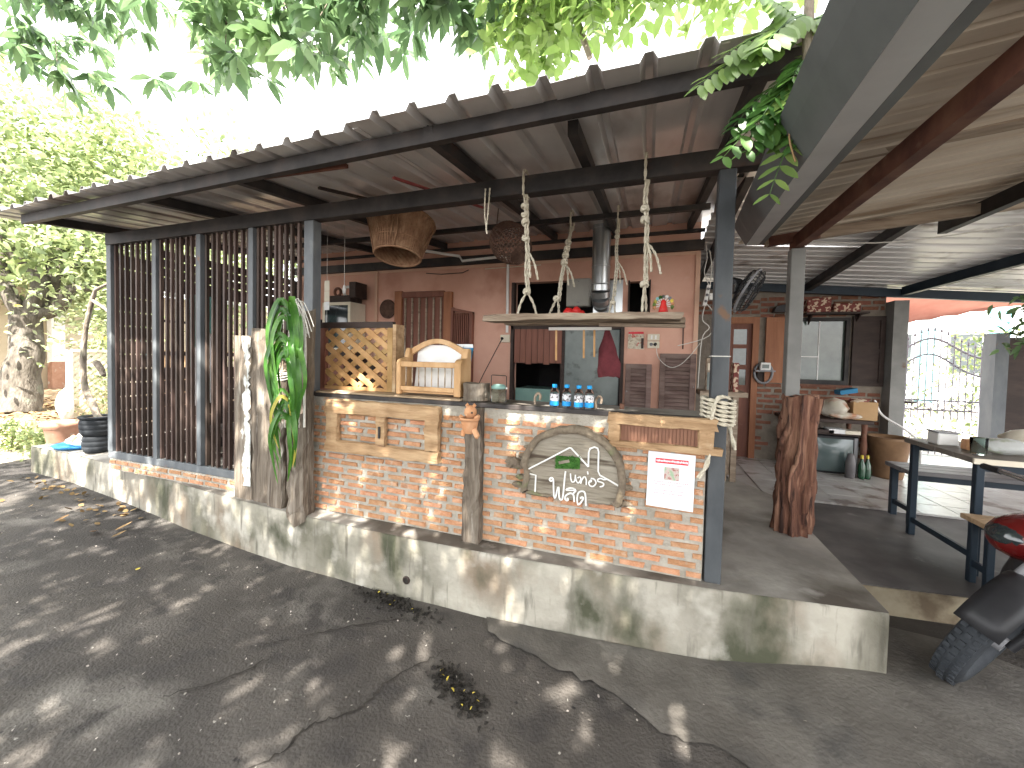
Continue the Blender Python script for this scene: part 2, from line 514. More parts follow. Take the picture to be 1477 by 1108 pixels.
def inst(name, me, parent, M):
    """piece sharing mesh data; M world matrix"""
    o = bpy.data.objects.new(name, me)
    COL.objects.link(o)
    o.parent = parent
    off = ORG[parent.name]
    M = M.copy()
    M.translation = M.translation - Vector(off)
    o.matrix_local = M
    return o


def rough_plank(x0, x1, y0, y1, z0, z1, seed, axis=2, n=10, a=.006, taper=None):
    """a hewn timber: box cut in n pieces along its axis, edges wavering"""
    rd = random.Random(seed)
    lo, hi = (x0, y0, z0), (x1, y1, z1)
    o1, o2 = [i for i in range(3) if i != axis]
    rows = []
    for i in range(n + 1):
        t = i / n
        ring = []
        e = [(0, 0), (.5, -.06), (1, 0), (1.05, .5), (1, 1), (.5, 1.06), (0, 1), (-.05, .5)]
        for u, v in e:
            p = [0, 0, 0]
            p[axis] = lo[axis] + (hi[axis] - lo[axis]) * t + (rd.uniform(-a, a) * 2 if i in (0, n) else 0)
            s = 1 if taper is None else 1 - taper * t
            p[o1] = lo[o1] + (hi[o1] - lo[o1]) * (.5 + (u - .5) * s) + rd.uniform(-a, a)
            p[o2] = lo[o2] + (hi[o2] - lo[o2]) * (.5 + (v - .5) * s) + rd.uniform(-a, a)
            ring.append(tuple(p))
        rows.append(ring)
    m = MB()
    k = 8
    vs = [p for r in rows for p in r]
    fs = [(i * k + j, i * k + (j + 1) % k, (i + 1) * k + (j + 1) % k, (i + 1) * k + j) for i in range(n) for j in range(k)]
    fs += [tuple(range(k))[::-1], tuple(n * k + j for j in range(k))]
    return m.add(vs, fs)


def walled(m, x0, x1, z0, z1, y0, y1, holes):
    """a wall in the XZ plane (front y0, back y1) with rectangular holes (x0,x1,z0,z1)"""
    xs = sorted({x0, x1, *[h[0] for h in holes], *[h[1] for h in holes]})
    zs = sorted({z0, z1, *[h[2] for h in holes], *[h[3] for h in holes]})
    inside = lambda x, z: any(h[0] < x < h[1] and h[2] < z < h[3] for h in holes)
    for a, b in zip(xs, xs[1:]):
        for c, d in zip(zs, zs[1:]):
            if inside((a + b) / 2, (c + d) / 2):
                continue
            m.add([(a, y0, c), (b, y0, c), (b, y0, d), (a, y0, d)], [(0, 1, 2, 3)])
            m.add([(a, y1, c), (b, y1, c), (b, y1, d), (a, y1, d)], [(3, 2, 1, 0)])
    for h in list(holes) + [(x0, x1, z0, z1)]:
        for p, q in (((h[0], h[2]), (h[1], h[2])), ((h[1], h[2]), (h[1], h[3])), ((h[1], h[3]), (h[0], h[3])), ((h[0], h[3]), (h[0], h[2]))):
            m.add([(p[0], y0, p[1]), (q[0], y0, q[1]), (q[0], y1, q[1]), (p[0], y1, p[1])], [(0, 1, 2, 3)])
    return m


def smooth_path(pts, k=4):
    P = [Vector(p) for p in pts]
    out = []
    for i in range(len(P) - 1):
        a, b, c, d = P[max(i - 1, 0)], P[i], P[i + 1], P[min(i + 2, len(P) - 1)]
        for j in range(k):
            t = j / k
            out.append(.5 * ((2 * b) + (c - a) * t + (2 * a - 5 * b + 4 * c - d) * t * t + (3 * b - a - 3 * c + d) * t ** 3))
    out.append(P[-1])
    return out


def rope_mb(m, pts, r, seed=0, k=5, strands=2):
    """laid rope: strands twisted round a path"""
    P = smooth_path(pts, k)
    ln = [0]
    for a, b in zip(P, P[1:]):
        ln.append(ln[-1] + (b - a).length)
    tot = ln[-1]
    n = max(6, int(tot / (r * 1.6)))
    Q = []
    j = 0
    for i in range(n + 1):
        s = tot * i / n
        while j < len(ln) - 2 and ln[j + 1] < s:
            j += 1
        t = (s - ln[j]) / max(ln[j + 1] - ln[j], 1e-9)
        Q.append(P[j].lerp(P[j + 1], t))
    for q in range(strands):
        pts2 = []
        a = None
        for i, p in enumerate(Q):
            d = (Q[min(i + 1, n)] - Q[max(i - 1, 0)]).normalized()
            if a is None:
                a = d.orthogonal()
            a = (a - d * a.dot(d)).normalized()
            b = d.cross(a)
            t = i * .85 + q * 2 * PI / strands
            pts2.append(p + (a * math.cos(t) + b * math.sin(t)) * r * .45)
        m.tube(pts2, r * .62, 5)
    return m


def knot(m, c, s, r, seed):
    rd = random.Random(seed)
    c = Vector(c)
    for i in range(3):
        ax = Euler((rd.uniform(-.6, .6), rd.uniform(-.6, .6), rd.uniform(0, 3))).to_matrix()
        h = rd.uniform(-.5, .5) * s
        m.tube([c + Vector((0, 0, h)) + ax @ Vector((math.cos(t) * s, math.sin(t) * s, .4 * s * math.sin(2 * t))) for t in [2 * PI * k / 12 for k in range(12)]], r, 6, closed=True)
    return m


# --- leaves: one numpy builder for foliage masses
def leaf_cloud(name, P, D, L, W, mat, parent=None, droop=.25, seed=0, kindstuff=True, up=None):
    rs = np.random.RandomState(seed)
    P, D = np.asarray(P, float), np.asarray(D, float)
    n = len(P)
    D /= np.linalg.norm(D, axis=1)[:, None]
    rnd = rs.normal(size=(n, 3)) * .55 + np.array([0, 0, 1.0])
    Sd = np.cross(D, rnd)
    Sd /= np.linalg.norm(Sd, axis=1)[:, None] + 1e-9
    Nn = np.cross(Sd, D)
    L = np.broadcast_to(L, (n,))[:, None]
    W = np.broadcast_to(W, (n,))[:, None]
    tpl = [(0, 0), (.3, -.5), (.3, .5), (.68, -.42), (.68, .42), (1, 0)]
    V = np.empty((n, 6, 3))
    for i, (u, s) in enumerate(tpl):
        V[:, i] = P + D * L * u + Sd * W * s - Nn * L * droop * u * u + Nn * W * (abs(s) * .35)
    off = np.array(ORG[parent.name]) if parent is not None else P.mean(0)
    V = V.reshape(-1, 3) - off
    base = (np.arange(n) * 6)[:, None]
    tri = np.array([[0, 1, 2], [1, 3, 4], [1, 4, 2], [3, 5, 4]])
    F = (base[:, None, :] + tri[None]).reshape(-1, 3)
    me = bpy.data.meshes.new(name)
    me.vertices.add(len(V))
    me.vertices.foreach_set('co', V.ravel())
    me.loops.add(F.size)
    me.loops.foreach_set('vertex_index', F.ravel())
    me.polygons.add(len(F))
    me.polygons.foreach_set('loop_start', np.arange(len(F)) * 3)
    me.polygons.foreach_set('loop_total', np.full(len(F), 3))
    me.update()
    me.validate()
    me.materials.append(MAT[mat])
    o = bpy.data.objects.new(name, me)
    COL.objects.link(o)
    ORG[o.name] = tuple(off)
    if parent is not None:
        o.parent = parent
    else:
        o.location = off
    if kindstuff:
        o['kind'] = 'stuff'
    return o


def leaf_mesh(name, mat, fold=.2, droop=.2, wide=.35):
    m = MB()
    tpl = [(0, 0), (.2, -.38), (.2, .38), (.5, -.5), (.5, .5), (.8, -.33), (.8, .33), (1, 0), (.2, 0), (.5, 0), (.8, 0)]
    vs = [(u, s * wide, -droop * u * u + abs(s) * fold * wide) for u, s in tpl]
    m.add(vs, [(0, 1, 8), (0, 8, 2), (1, 3, 9, 8), (8, 9, 4, 2), (3, 5, 10, 9), (9, 10, 6, 4), (5, 7, 10), (10, 7, 6)], True)
    return m.mesh(name, mat, (0, 0, 0))


def orient(p, d, up=(0, 0, 1), s=1.0, roll=0):
    d = Vector(d).normalized()
    u = Vector(up)
    y = u.cross(d)
    if y.length < 1e-3:
        y = Vector((0, 1, 0)).cross(d)
    y.normalize()
    z = d.cross(y)
    M = Matrix((d, y, z)).transposed().to_4x4() @ Matrix.Rotation(roll, 4, 'X')
    return Matrix.Translation(p) @ M @ Matrix.Scale(s, 4)


# ================================================================== GROUND
def gz(x, y):
    z = 0.0
    if x < -3:
        z += .09 * min(1, (-x - 3) / 4)
    s = max(0, min(1, (x - .2) / .9)) * max(0, min(1, (y - .9) / .9))
    return z + .085 * s * s * (3 - 2 * s)


rg = random.Random(4)
gx = [-60, -40, -25, -18, -14] + [-12 + .4 * i for i in range(46)] + [6.8, 9, 13, 20, 35, 60]
gy = [-40, -20, -10, -6] + [-4 + .4 * i for i in range(34)] + [10, 13, 18, 26, 40, 80]
g = MB()
g.grid([[(x, y, gz(x, y) + (rg.uniform(-.006, .006) if -6 < x < 4 and y < 3 else 0)) for y in gy] for x in gx])
ground = kind(g.build('ground', 'asphalt'), 'structure')

# the plinth the shelter stands on: front edge bends, right end square
PL = [(-6.84, 2.46), (-5.92, 2.45), (-4.9, 2.36), (-3.7, 2.235), (-2.9, 2.165), (-2.44, 2.135), (-1.57, 2.112), (-.88, 2.122), (-.5, 2.14), (.39, 2.215),
      (1.115, 2.30), (1.115, 3.95), (.86, 4.42), (.55, 4.46), (.45, 6.3), (-6.0, 6.3), (-6.84, 3.2)]
f = MB()
n = len(PL)
ft = [(x, y, .39) for x, y in PL]
f.add(ft, [tuple(range(n))])
raised = kind(f.build('raised_floor', 'slab_top'), 'structure')
f = MB()
rp = random.Random(9)
fr = []
for i in range(n):
    a, b = PL[i], PL[(i + 1) % n]
    k = max(1, int(math.hypot(b[0] - a[0], b[1] - a[1]) / .14)) if i < 10 else 1
    for j in range(k):
        fr.append((a[0] + (b[0] - a[0]) * j / k, a[1] + (b[1] - a[1]) * j / k))
k = len(fr)
rows = []
for z, push in ((.388, .012), (.376, 0), (.30, 0), (.2, .0), (.1, 0), (-.05, -.004)):
    rows.append([(x, y + push + (rp.uniform(-.0015, .0015) if z < .37 else 0), z) for x, y in fr])
vs = [p for r in rows for p in r]
f.add(vs, [(i * k + j, i * k + (j + 1) % k, (i + 1) * k + (j + 1) % k, (i + 1) * k + j) for i in range(5) for j in range(k)], True)
kind(f.build('plinth_wall', 'plinth_concrete'), 'structure')

# lower concrete apron poured along the right half of the plinth
f = MB()
AP0 = [(-.86, 2.11), (-.80, 2.0), (-.45, 1.90), (-.1, 1.83), (.1, 1.70), (.3, 1.72), (.5, 1.60), (.75, 1.63), (1.0, 1.50), (1.25, 1.58), (1.6, 1.45), (2.1, 1.7), (2.3, 2.1), (1.9, 2.5), (1.6, 2.7), (1.12, 2.75), (1.10, 2.29), (.39, 2.205), (-.5, 2.13)]
ra = random.Random(8)
AP = []
for a, b in zip(AP0, AP0[1:] + AP0[:1]):
    k = max(1, int(math.hypot(b[0] - a[0], b[1] - a[1]) / .05)) if a[1] < 2.12 and a != AP0[-1] else 1
    for j in range(k):
        AP.append((a[0] + (b[0] - a[0]) * j / k + (ra.uniform(-.016, .016) if j else 0), a[1] + (b[1] - a[1]) * j / k + (ra.uniform(-.02, .02) if j else 0)))
bm_a = bmesh.new()
fa = bm_a.faces.new([bm_a.verts.new((x, y, 0)) for x, y in AP])
bmesh.ops.triangulate(bm_a, faces=[fa])
bmesh.ops.subdivide_edges(bm_a, edges=[e for e in bm_a.edges if e.calc_length() > .3], cuts=3, use_grid_fill=True)
bm_a.verts.index_update()
f.add([(v.co.x, v.co.y, gz(v.co.x, v.co.y) + .0125) for v in bm_a.verts], [tuple(v.index for v in q.verts) for q in bm_a.faces])
bm_a.free()
kind(f.build('apron', 'apron_concrete'), 'structure')

f = MB()
f.prism([(1.12, 2.86), (6.5, 3.5), (6.5, 9.0), (.5, 9.0), (.5, 4.47), (.87, 4.43), (1.12, 3.96)], -.02, .25, 'z')
kind(f.build('lower_floor', 'dark_floor'), 'structure')
f = MB()
f.prism([(1.10, 2.845), (6.5, 3.485), (6.5, 3.498), (1.12, 2.858)], -.02, .243, 'z')
kind(f.build('step', 'step_face'), 'structure')
# tiled area behind: loose-laid square tiles near the camera, one sheet beyond
tiles = kind(B(.9, 4.6, 4.42, 7.4, .2515, .262).build('tiled_floor', 'tile_floor'), 'structure')
ORG[tiles.name] = tuple(tiles.location)
tm = MB().add([(-.149, -.149, 0), (.149, -.149, 0), (.149, .149, 0), (-.149, .149, 0), (-.145, -.145, .006), (.145, -.145, .006), (.145, .145, .006), (-.145, .145, .006)],
              [(4, 5, 6, 7), (0, 1, 5, 4), (1, 2, 6, 5), (2, 3, 7, 6), (3, 0, 4, 7)]).mesh('tile', 'tile_floor', (0, 0, 0))
for i in range(11):
    for j in range(8):
        x, y = 1.28 + .3 * i, 4.57 + .3 * j
        inst('tile', tm, tiles, Matrix.Translation((x, y, .2625 + rg.uniform(0, .0015))))

# pale sunlit yard to the left, street behind the gate
f = MB().grid([[(x, y, gz(x, y) + .006) for y in (1.5, 2.2, 2.6, 3.2, 4.5, 7, 12)] for x in (-40, -20, -14, -11, -9.5, -8.4, -7.6)])
kind(f.build('yard', 'pale_ground'), 'structure')
f = MB().add([(2.5, 9.02, .2), (40, 9.02, .2), (40, 60, .2), (-6, 60, .2), (-6, 9.02, .2)], [(0, 1, 2, 3, 4)])
kind(f.build('street', 'pale_ground'), 'structure')

# ================================================================== BRICK COUNTER WALLS
BRICKS = []
for q in range(5):
    rd = random.Random(q)
    e = lambda: rd.uniform(-.03, .03)
    m = MB()
    vs = [(-.5 + e(), 0, -.5 + e()), (.5 + e(), 0, -.5 + e()), (.5 + e(), 0, .5 + e()), (-.5 + e(), 0, .5 + e())]
    vs += [(x, -.6, z) for x, y, z in vs]
    vs += [(x * .95 + e() * .5, -1 + e() * 3, z * .82 + e()) for x, y, z in vs[:4]]
    m.add(vs, [(8, 9, 10, 11)] + [(a, (a + 1) % 4, 4 + (a + 1) % 4, 4 + a) for a in range(4)] + [(4 + a, 4 + (a + 1) % 4, 8 + (a + 1) % 4, 8 + a) for a in range(4)])
    BRICKS.append(m)
BM = {mt: [m.mesh('brick', mt, (0, 0, 0)) for m in BRICKS] for mt in ('brick', 'dark_brick')}


def lay_bricks(root, x0, x1, z0, z1, y, ch, L, joint, mat, seed, holes=(), proud=.007, skip=0.0):
    rd = random.Random(seed)
    nz = int((z1 - z0) / ch)
    c = 0
    for r in range(nz):
        z = z0 + (r + .5) * ch
        x = x0 - (L * (.5 if r % 2 else 0)) + rd.uniform(-.02, .02)
        while x < x1 - .02:
            a, b = max(x, x0 + .004), min(x + L - joint * rd.uniform(.8, 1.5), x1 - .004)
            x += L * rd.uniform(.95, 1.05)
            if b - a < .03 or rd.random() < skip:
                continue
            if any(h[0] - .005 < b and a < h[1] + .005 and h[2] - .02 < z < h[3] + .02 for h in holes):
                continue
            h = ch * rd.uniform(.56, .67)
            M = Matrix.Translation(((a + b) / 2, y + .006, z + rd.uniform(-.003, .003))) @ Matrix.Rotation(rd.uniform(-.014, .014), 4, 'Y') @ \
                Matrix.Diagonal((b - a, proud * rd.uniform(.8, 1.25) + .006, h, 1))
            inst('brick', rd.choice(BM[mat]), root, M)
            c += 1
    return c


def mortar_face(x0, x1, z0, z1, y0, y1, seed):
    """wall core: front face a slightly lumpy grid, sides square"""
    rd = random.Random(seed)
    m = MB()
    nx, nz = int((x1 - x0) / .05), int((z1 - z0) / .035)
    m.grid([[(x0 + (x1 - x0) * i / nx, y0 + (rd.uniform(-.0035, .0035) if 0 < i < nx and 0 < j < nz else 0), z0 + (z1 - z0) * j / nz) for j in range(nz + 1)] for i in range(nx + 1)], False)
    m.box(x0, x1, y0 + .001, y1, z0, z1)
    m.f = [q for i, q in enumerate(m.f)]
    return m


for (x0, x1, lab, sd) in ((-2.36, -1.075, 'brick counter wall section with the rustic window frame hung on it', 1), (-.965, .305, 'brick counter wall section carrying the round sign and white notice', 2)):
    t = thing('brick_counter_wall', lab, 'brick wall', ((x0 + x1) / 2, 2.33, .39), 'brick counter wall sections')
    mortar_face(x0, x1, .391, 1.238, 2.265, 2.38, sd).build('mortar_core', 'mortar', t)
    lay_bricks(t, x0, x1, .395, 1.225, 2.265, .0492, .172, .027, 'brick', sd * 7, proud=.010)

t = thing('brick_curb', 'low brick curb under the slatted screen', 'curb', (-3.6, 2.33, .39))
mortar_face(-4.9, -2.37, .391, .498, 2.275, 2.37, 5).build('mortar_core', 'mortar', t)
lay_bricks(t, -4.9, -2.37, .394, .494, 2.275, .0495, .19, .02, 'brick', 5)

# counter top
t = thing('counter_top', 'long counter top with black steel edge and worn wooden boards', 'counter', (-1.0, 2.4, 1.24))
MB().bar((-2.33, 2.262, 1.2535), (.30, 2.262, 1.2535), .03, .028).build('steel_edge', 'beam_black', t, .003)
B(-2.33, .30, 2.279, 2.62, 1.24, 1.258).build('counter_slab', 'slab_top', t)
rough_plank(-2.31, -1.13, 2.25, 2.42, 1.268, 1.280, 3, 0, 10, .002).build('board', 'counter_wood', t)
rough_plank(-2.28, -1.15, 2.43, 2.60, 1.260, 1.282, 4, 0, 10, .003).build('board', 'counter_wood', t)

# ================================================================== SHELTER ROOF, POSTS, BEAM
zr = lambda y: 2.593 + .115 * (y - 1.67)          # rafter underside
fy = lambda x: 1.655 + .032 * max(0, -x - 1)               # fascia line
roof = thing('shelter_roof', 'low corrugated metal roof of the counter shelter on dark steel rafters', 'roof', (-2, 3, 2.6))


def corrug(m, a0, a1, pitch, rib, h, fz, rows, swap=False, seed=0):
    """trapezoid sheet; across a, along rows; fz(a,b)->z"""
    rd = random.Random(seed)
    A = []
    a = a0
    while a < a1 - 1e-6:
        for da, dh in ((0, 0), (pitch - rib * 2, 0), (pitch - rib * 1.45, h), (pitch - rib * .55, h)):
            if a + da < a1:
                A.append((a + da, dh))
        a += pitch
    A.append((a1, 0))
    P = []
    for aa, dh in A:
        r = []
        for b in rows:
            z = fz(aa, b) + dh + rd.uniform(-.0025, .0025)
            r.append((b, aa, z) if swap else (aa, b, z))
        P.append(r)
    return m.grid(P, False)


xs = -5.4
i = 0
while xs < .94:
    x2 = min(xs + .8, .96)
    m = MB()
    dy = rg.uniform(-.02, .02)
    P = [fy((xs + x2) / 2) - .12 + dy + k * (5.0 - fy(xs) + .12) / 6 for k in range(7)]
    corrug(m, xs, x2 + .03, .2, .032, .032, lambda a, b, i=i: zr(b) + .072 + (i % 2) * .0025 + .004 * math.sin(a * 3), P, seed=i)
    s = m.build('roof_sheet', 'roof_metal', roof)
    sd = s.modifiers.new('thick', 'SOLIDIFY')
    sd.thickness = .0025
    sd.offset = 1
    xs = x2
    i += 1
for x, y0 in ((-4.95, None), (-3.43, None), (-2.45, None), (-1.04, None), (-.37, 1.86), (.36, None)):
    y0 = y0 or fy(x) + .02
    MB().bar((x, y0, zr(y0) + .035), (x, 4.9, zr(4.9) + .035), .05, .07).build('rafter', 'beam_black', roof)
MB().bar((-5.0, fy(-5), 2.627), (.95, fy(.95), 2.627), .04, .075).build('fascia', 'beam_black', roof)
MB().bar((-2.35, fy(-2.35) + .06, 2.668), (-1.05, fy(-1.05) + .06, 2.672), .05, .02).build('flashing', 'steel_grey', roof)
MB().bar((-4.93, 2.305, 2.6), (.80, 2.305, 2.6), .08, .106).build('front_beam', 'beam_black', roof, .003)
MB().bar((-4.9, 3.4, zr(3.4) - .022), (.42, 3.4, zr(3.4) - .022), .04, .04).build('purlin', 'beam_black', roof)
MB().bar((-4.9, 4.37, 2.742), (.50, 4.37, 2.742), .05, .10).build('rear_beam', 'beam_black', roof)
MB().bar((-4.9, 4.36, zr(4.36) - .017), (.5, 4.36, zr(4.36) - .017), .04, .03).build('purlin', 'beam_black', roof)
MB().bar((-1.62, 1.78, zr(1.78) - .0), (-2.2, 1.74, zr(1.74) + .0), .02, .02).build('lath', 'beam_rust', roof)
MB().bar((-1.55, 2.1, zr(2.1) + .03), (-1.3, 2.95, zr(2.95) + .03), .022, .012).build('lath', 'dull_red', roof)
MB().bar((-2.15, 2.1, zr(2.1) + .04), (-1.95, 2.62, zr(2.62) + .04), .03, .015).build('lath', 'dark_wood', roof)

t = thing('steel_post', 'tall grey steel post at the right end of the brick counter', 'post', (.357, 2.305, .39))
MB().box(.317, .397, 2.265, 2.345, .39, 2.545).build('shaft', 'steel_dark', t, .004)
B(.312, .402, 2.26, 2.35, 1.585, 1.590).build('wire_tie', 'string', t)
t = thing('steel_post', 'grey steel post between the slatted screen and the counter', 'post', (-2.415, 2.305, .39))
MB().box(-2.46, -2.37, 2.265, 2.345, .39, 2.545).build('shaft', 'steel_grey', t, .004)

# ================================================================== SLATTED SCREEN (front)
t = thing('slatted_screen', 'tall front screen of brown upright bars in a grey steel frame', 'screen', (-3.65, 2.3, .5))
MB().box(-4.93, -2.465, 2.275, 2.335, .50, .565).build('bottom_rail', 'steel_grey', t, .003)
px = [-4.895, -4.22, -3.635, -3.02, -2.50]
for i, x in enumerate(px[:4]):
    wv = .035 if i == 0 else .026
    B(x - wv, x + wv, 2.272, 2.338, .566, 2.546).build('upright', 'steel_grey', t, .003)
bm_ = MB().box(-.0105, .0105, -.0125, .0125, 0, 1).mesh('bar', 'baluster', (0, 0, 0))
rb = random.Random(3)
for a, b in zip(px, px[1:]):
    k = 8
    for j in range(k):
        x = a + (b - a) * (j + .8) / (k + .6) + rb.uniform(-.004, .004)
        M = Matrix.Translation((x, 2.305 + rb.uniform(-.004, .004), .566)) @ Matrix.Rotation(rb.uniform(-.003, .003), 4, 'Y') @ Matrix.Diagonal((1, 1, 1.979, 1))
        inst('bar', bm_, t, M)

# ================================================================== SIDE SCREEN of the dining corner (x = -4.95)
t = thing('side_screen', 'dark board side screen with bright gaps left of the dining corner', 'screen', (-4.95, 3.4, .39))
bs = MB().box(-.011, .011, 0, 1, -.5, .5).mesh('board', 'dark_wood', (0, 0, 0))
for k in range(15):
    z = .45 + .141 * k
    inst('board', bs, t, Matrix.Translation((-4.95, 2.36, z)) @ Matrix.Rotation(rb.uniform(-.12, .12), 4, 'Y') @ Matrix.Diagonal((1, .33, .125, 1)))
for k in range(4):
    z = 2.295 + .098 * k
    inst('board', bs, t, Matrix.Translation((-4.95, 2.69, z)) @ Matrix.Rotation(.10, 4, 'Y') @ Matrix.Diagonal((1, 1.68, .082, 1)))
for k in range(7):
    inst('board', bs, t, Matrix.Translation((-4.95, 2.69, .45 + .142 * k)) @ Matrix.Diagonal((1, 1.68, .134, 1)))
B(-4.98, -4.92, 2.36, 4.40, 2.19, 2.25).build('head_rail', 'beam_black', t)
B(-4.98, -4.92, 2.69, 4.37, 1.50, 1.545).build('sill_rail', 'dark_wood', t)
B(-4.975, -4.925, 2.69, 3.24, 1.86, 1.885).build('mid_rail', 'dark_wood', t)
for y in (2.665, 3.30, 4.385):
    B(-4.985, -4.915, y, y + .055, .39, 2.62).build('upright', 'beam_black', t)
tt = tag(B(-4.93, -4.905, 2.99, 3.22, 1.37, 2.20).build('shutter_board', 'teal_paint', None, .003), 'turquoise painted board hanging behind the slatted screen', 'board')

# ================================================================== PINK WALL
WY = 4.40
pw = thing('pink_wall', 'salmon pink plastered kitchen wall behind the counter', 'wall', (-2, 4.45, .39))
WIN = (-1.52, -.28, 1.05, 2.45)
SLOT = (-.215, -.005, 2.08, 2.41)
walled(MB(), -4.9, .47, .39, 3.0, WY, WY + .12, [WIN, SLOT]).build('plaster', 'pink_plaster', pw)
B(-4.85, .46, WY - .012, WY - .001, 2.655, 2.685).build('coping_strip', 'pink_trim', pw)
B(.43, .472, WY - .02, WY - .002, .39, 2.68).build('corner_strip', 'pink_trim', pw)
B(-3.50, -3.46, WY - .03, WY - .002, .39, 2.68).build('pilaster', 'pink_trim', pw)
for x0, x1, z0, z1 in ((-1.55, -1.515, 1.03, 2.45), (-.285, -.25, 1.03, 1.9)):
    B(x0, x1, WY - .02, WY + .06, z0, z1).build('window_jamb', 'dark_wood', pw)
B(-1.55, -.25, WY - .02, WY + .06, 1.90, 1.95).build('window_rail', 'dark_wood', pw)
B(-1.55, -.25, WY - .02, WY + .06, 1.0, 1.045).build('window_sill', 'dark_wood', pw)
B(-.225, -.21, WY - .01, WY + .1, 2.07, 2.42).build('slot_frame', 'dark_wood', pw)
B(-.01, .004, WY - .01, WY + .1, 2.07, 2.42).build('slot_frame', 'dark_wood', pw)
# wall fittings inside the window
B(-.905, -.30, WY + .03, WY + .05, 1.06, 1.895).build('sliding_panel', 'grey_panel', pw)
B(-.945, -.905, WY + .0, WY + .05, 1.045, 1.895).build('window_mullion', 'dark_wood', pw)
wb = 8
for k in range(wb):
    x = -1.50 + .572 * k / wb
    B(x, x + .572 / wb - .005, WY - .018 + .003 * (k % 2), WY - .002, 1.51 + rb.uniform(-.02, .01), 1.90).build('hanging_board', 'red_door', pw)
B(-1.50, -.95, WY + .06, WY + .55, 1.045, 1.20).build('worktop', 'sea_green', pw)
for k in range(16):
    pass
# kitchen room behind
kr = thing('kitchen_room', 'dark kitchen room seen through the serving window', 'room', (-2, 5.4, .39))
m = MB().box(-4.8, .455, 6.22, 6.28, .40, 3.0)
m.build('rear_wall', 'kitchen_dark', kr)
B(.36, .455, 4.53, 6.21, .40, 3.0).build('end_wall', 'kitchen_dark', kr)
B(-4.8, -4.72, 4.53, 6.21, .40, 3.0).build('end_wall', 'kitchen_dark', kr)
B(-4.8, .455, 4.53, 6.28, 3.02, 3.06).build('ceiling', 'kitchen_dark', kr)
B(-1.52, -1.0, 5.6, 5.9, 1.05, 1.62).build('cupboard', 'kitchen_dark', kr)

# doors and shutters set on the pink wall
t = thing('barred_door', 'dark red door with pale vertical bars in the pink wall', 'door', (-2.75, 4.37, .40))
B(-3.17, -3.06, WY - .05, WY - .002, .41, 2.40).build('jamb', 'orange_door', t, .004)
B(-2.44, -2.33, WY - .05, WY - .002, .41, 2.37).build('jamb', 'orange_door', t, .004)
B(-3.06, -2.44, WY - .05, WY - .002, 2.31, 2.385).build('head', 'red_door', t, .004)
B(-3.06, -2.44, WY - .022, WY - .004, .41, 2.31).build('panel', 'red_door', t)
for k in range(6):
    x = -3.02 + .105 * k
    B(x, x + .02, WY - .042, WY - .024, .43, 2.305).build('bar', 'cream' if 0 else 'plank_wood', t)
t = thing('folded_shutter', 'narrow reddish slatted shutter folded beside the barred door', 'shutter', (-2.17, 4.36, 1.2))
B(-2.33, -2.30, WY - .06, WY - .005, 1.2, 2.17).build('stile', 'red_door', t)
B(-2.07, -2.035, WY - .06, WY - .005, 1.2, 2.11).build('stile', 'red_door', t)
m = MB().add([(-2.33, WY - .058, 2.13), (-2.035, WY - .058, 2.08), (-2.035, WY - .004, 2.08), (-2.33, WY - .004, 2.13), (-2.33, WY - .058, 2.17), (-2.035, WY - .058, 2.11), (-2.035, WY - .004, 2.11), (-2.33, WY - .004, 2.17)],
             [(0, 1, 2, 3), (4, 7, 6, 5), (0, 4, 5, 1), (2, 6, 7, 3), (0, 3, 7, 4), (1, 5, 6, 2)])
m.build('top_rail', 'red_door', t)
B(-2.30, -2.07, WY - .02, WY - .004, 1.2, 2.09).build('back_panel', 'dark_wood', t)
for k in range(9):
    x = -2.292 + .0255 * k
    B(x, x + .013, WY - .048, WY - .022, 1.2, 2.10).build('slat', 'red_door', t)


def louvre(x0, x1, z0, z1, lab, n, sd):
    t = thing('louvre_shutter', lab, 'shutter', ((x0 + x1) / 2, WY - .03, z0), 'louvre shutters on the pink wall')
    s = .055
    B(x0, x0 + s, WY - .055, WY - .003, z0, z1).build('stile', 'louvre_wood', t, .003)
    B(x1 - s, x1, WY - .055, WY - .003, z0, z1).build('stile', 'louvre_wood', t, .003)
    B(x0 + s, x1 - s, WY - .053, WY - .003, z1 - .05, z1).build('rail', 'louvre_wood', t)
    B(x0 + s, x1 - s, WY - .053, WY - .003, z0, z0 + .06).build('rail', 'louvre_wood', t)
    B(x0 + s, x1 - s, WY - .012, WY - .004, z0 + .06, z1 - .05).build('back_board', 'dark_wood', t)
    sm_ = MB().obox((0, 0, 0), (x1 - x0 - 2 * s, .008, .05), Matrix.Rotation(R_(-38), 3, 'X')).mesh('slat', 'louvre_wood', (0, 0, 0))
    for k in range(n):
        z = z0 + .085 + (z1 - z0 - .16) * k / (n - 1)
        inst('slat', sm_, t, Matrix.Translation(((x0 + x1) / 2, WY - .034, z)) @ Matrix.Rotation(rb.uniform(-.008, .008), 4, 'Y'))
    MB().lathe([(.0, -.008), (.008, 0), (.0, .008)], (x1 - .02 if sd else x0 + .02, WY - .06, z0 + (z1 - z0) * .62), 8).build('knob', 'chrome', t)


louvre(-.225, .04, .75, 1.525, 'shorter brown louvre shutter on the pink wall, nearer the serving window', 17, 0)
louvre(.118, .462, .75, 1.64, 'taller brown louvre shutter at the right end of the pink wall', 19, 1)
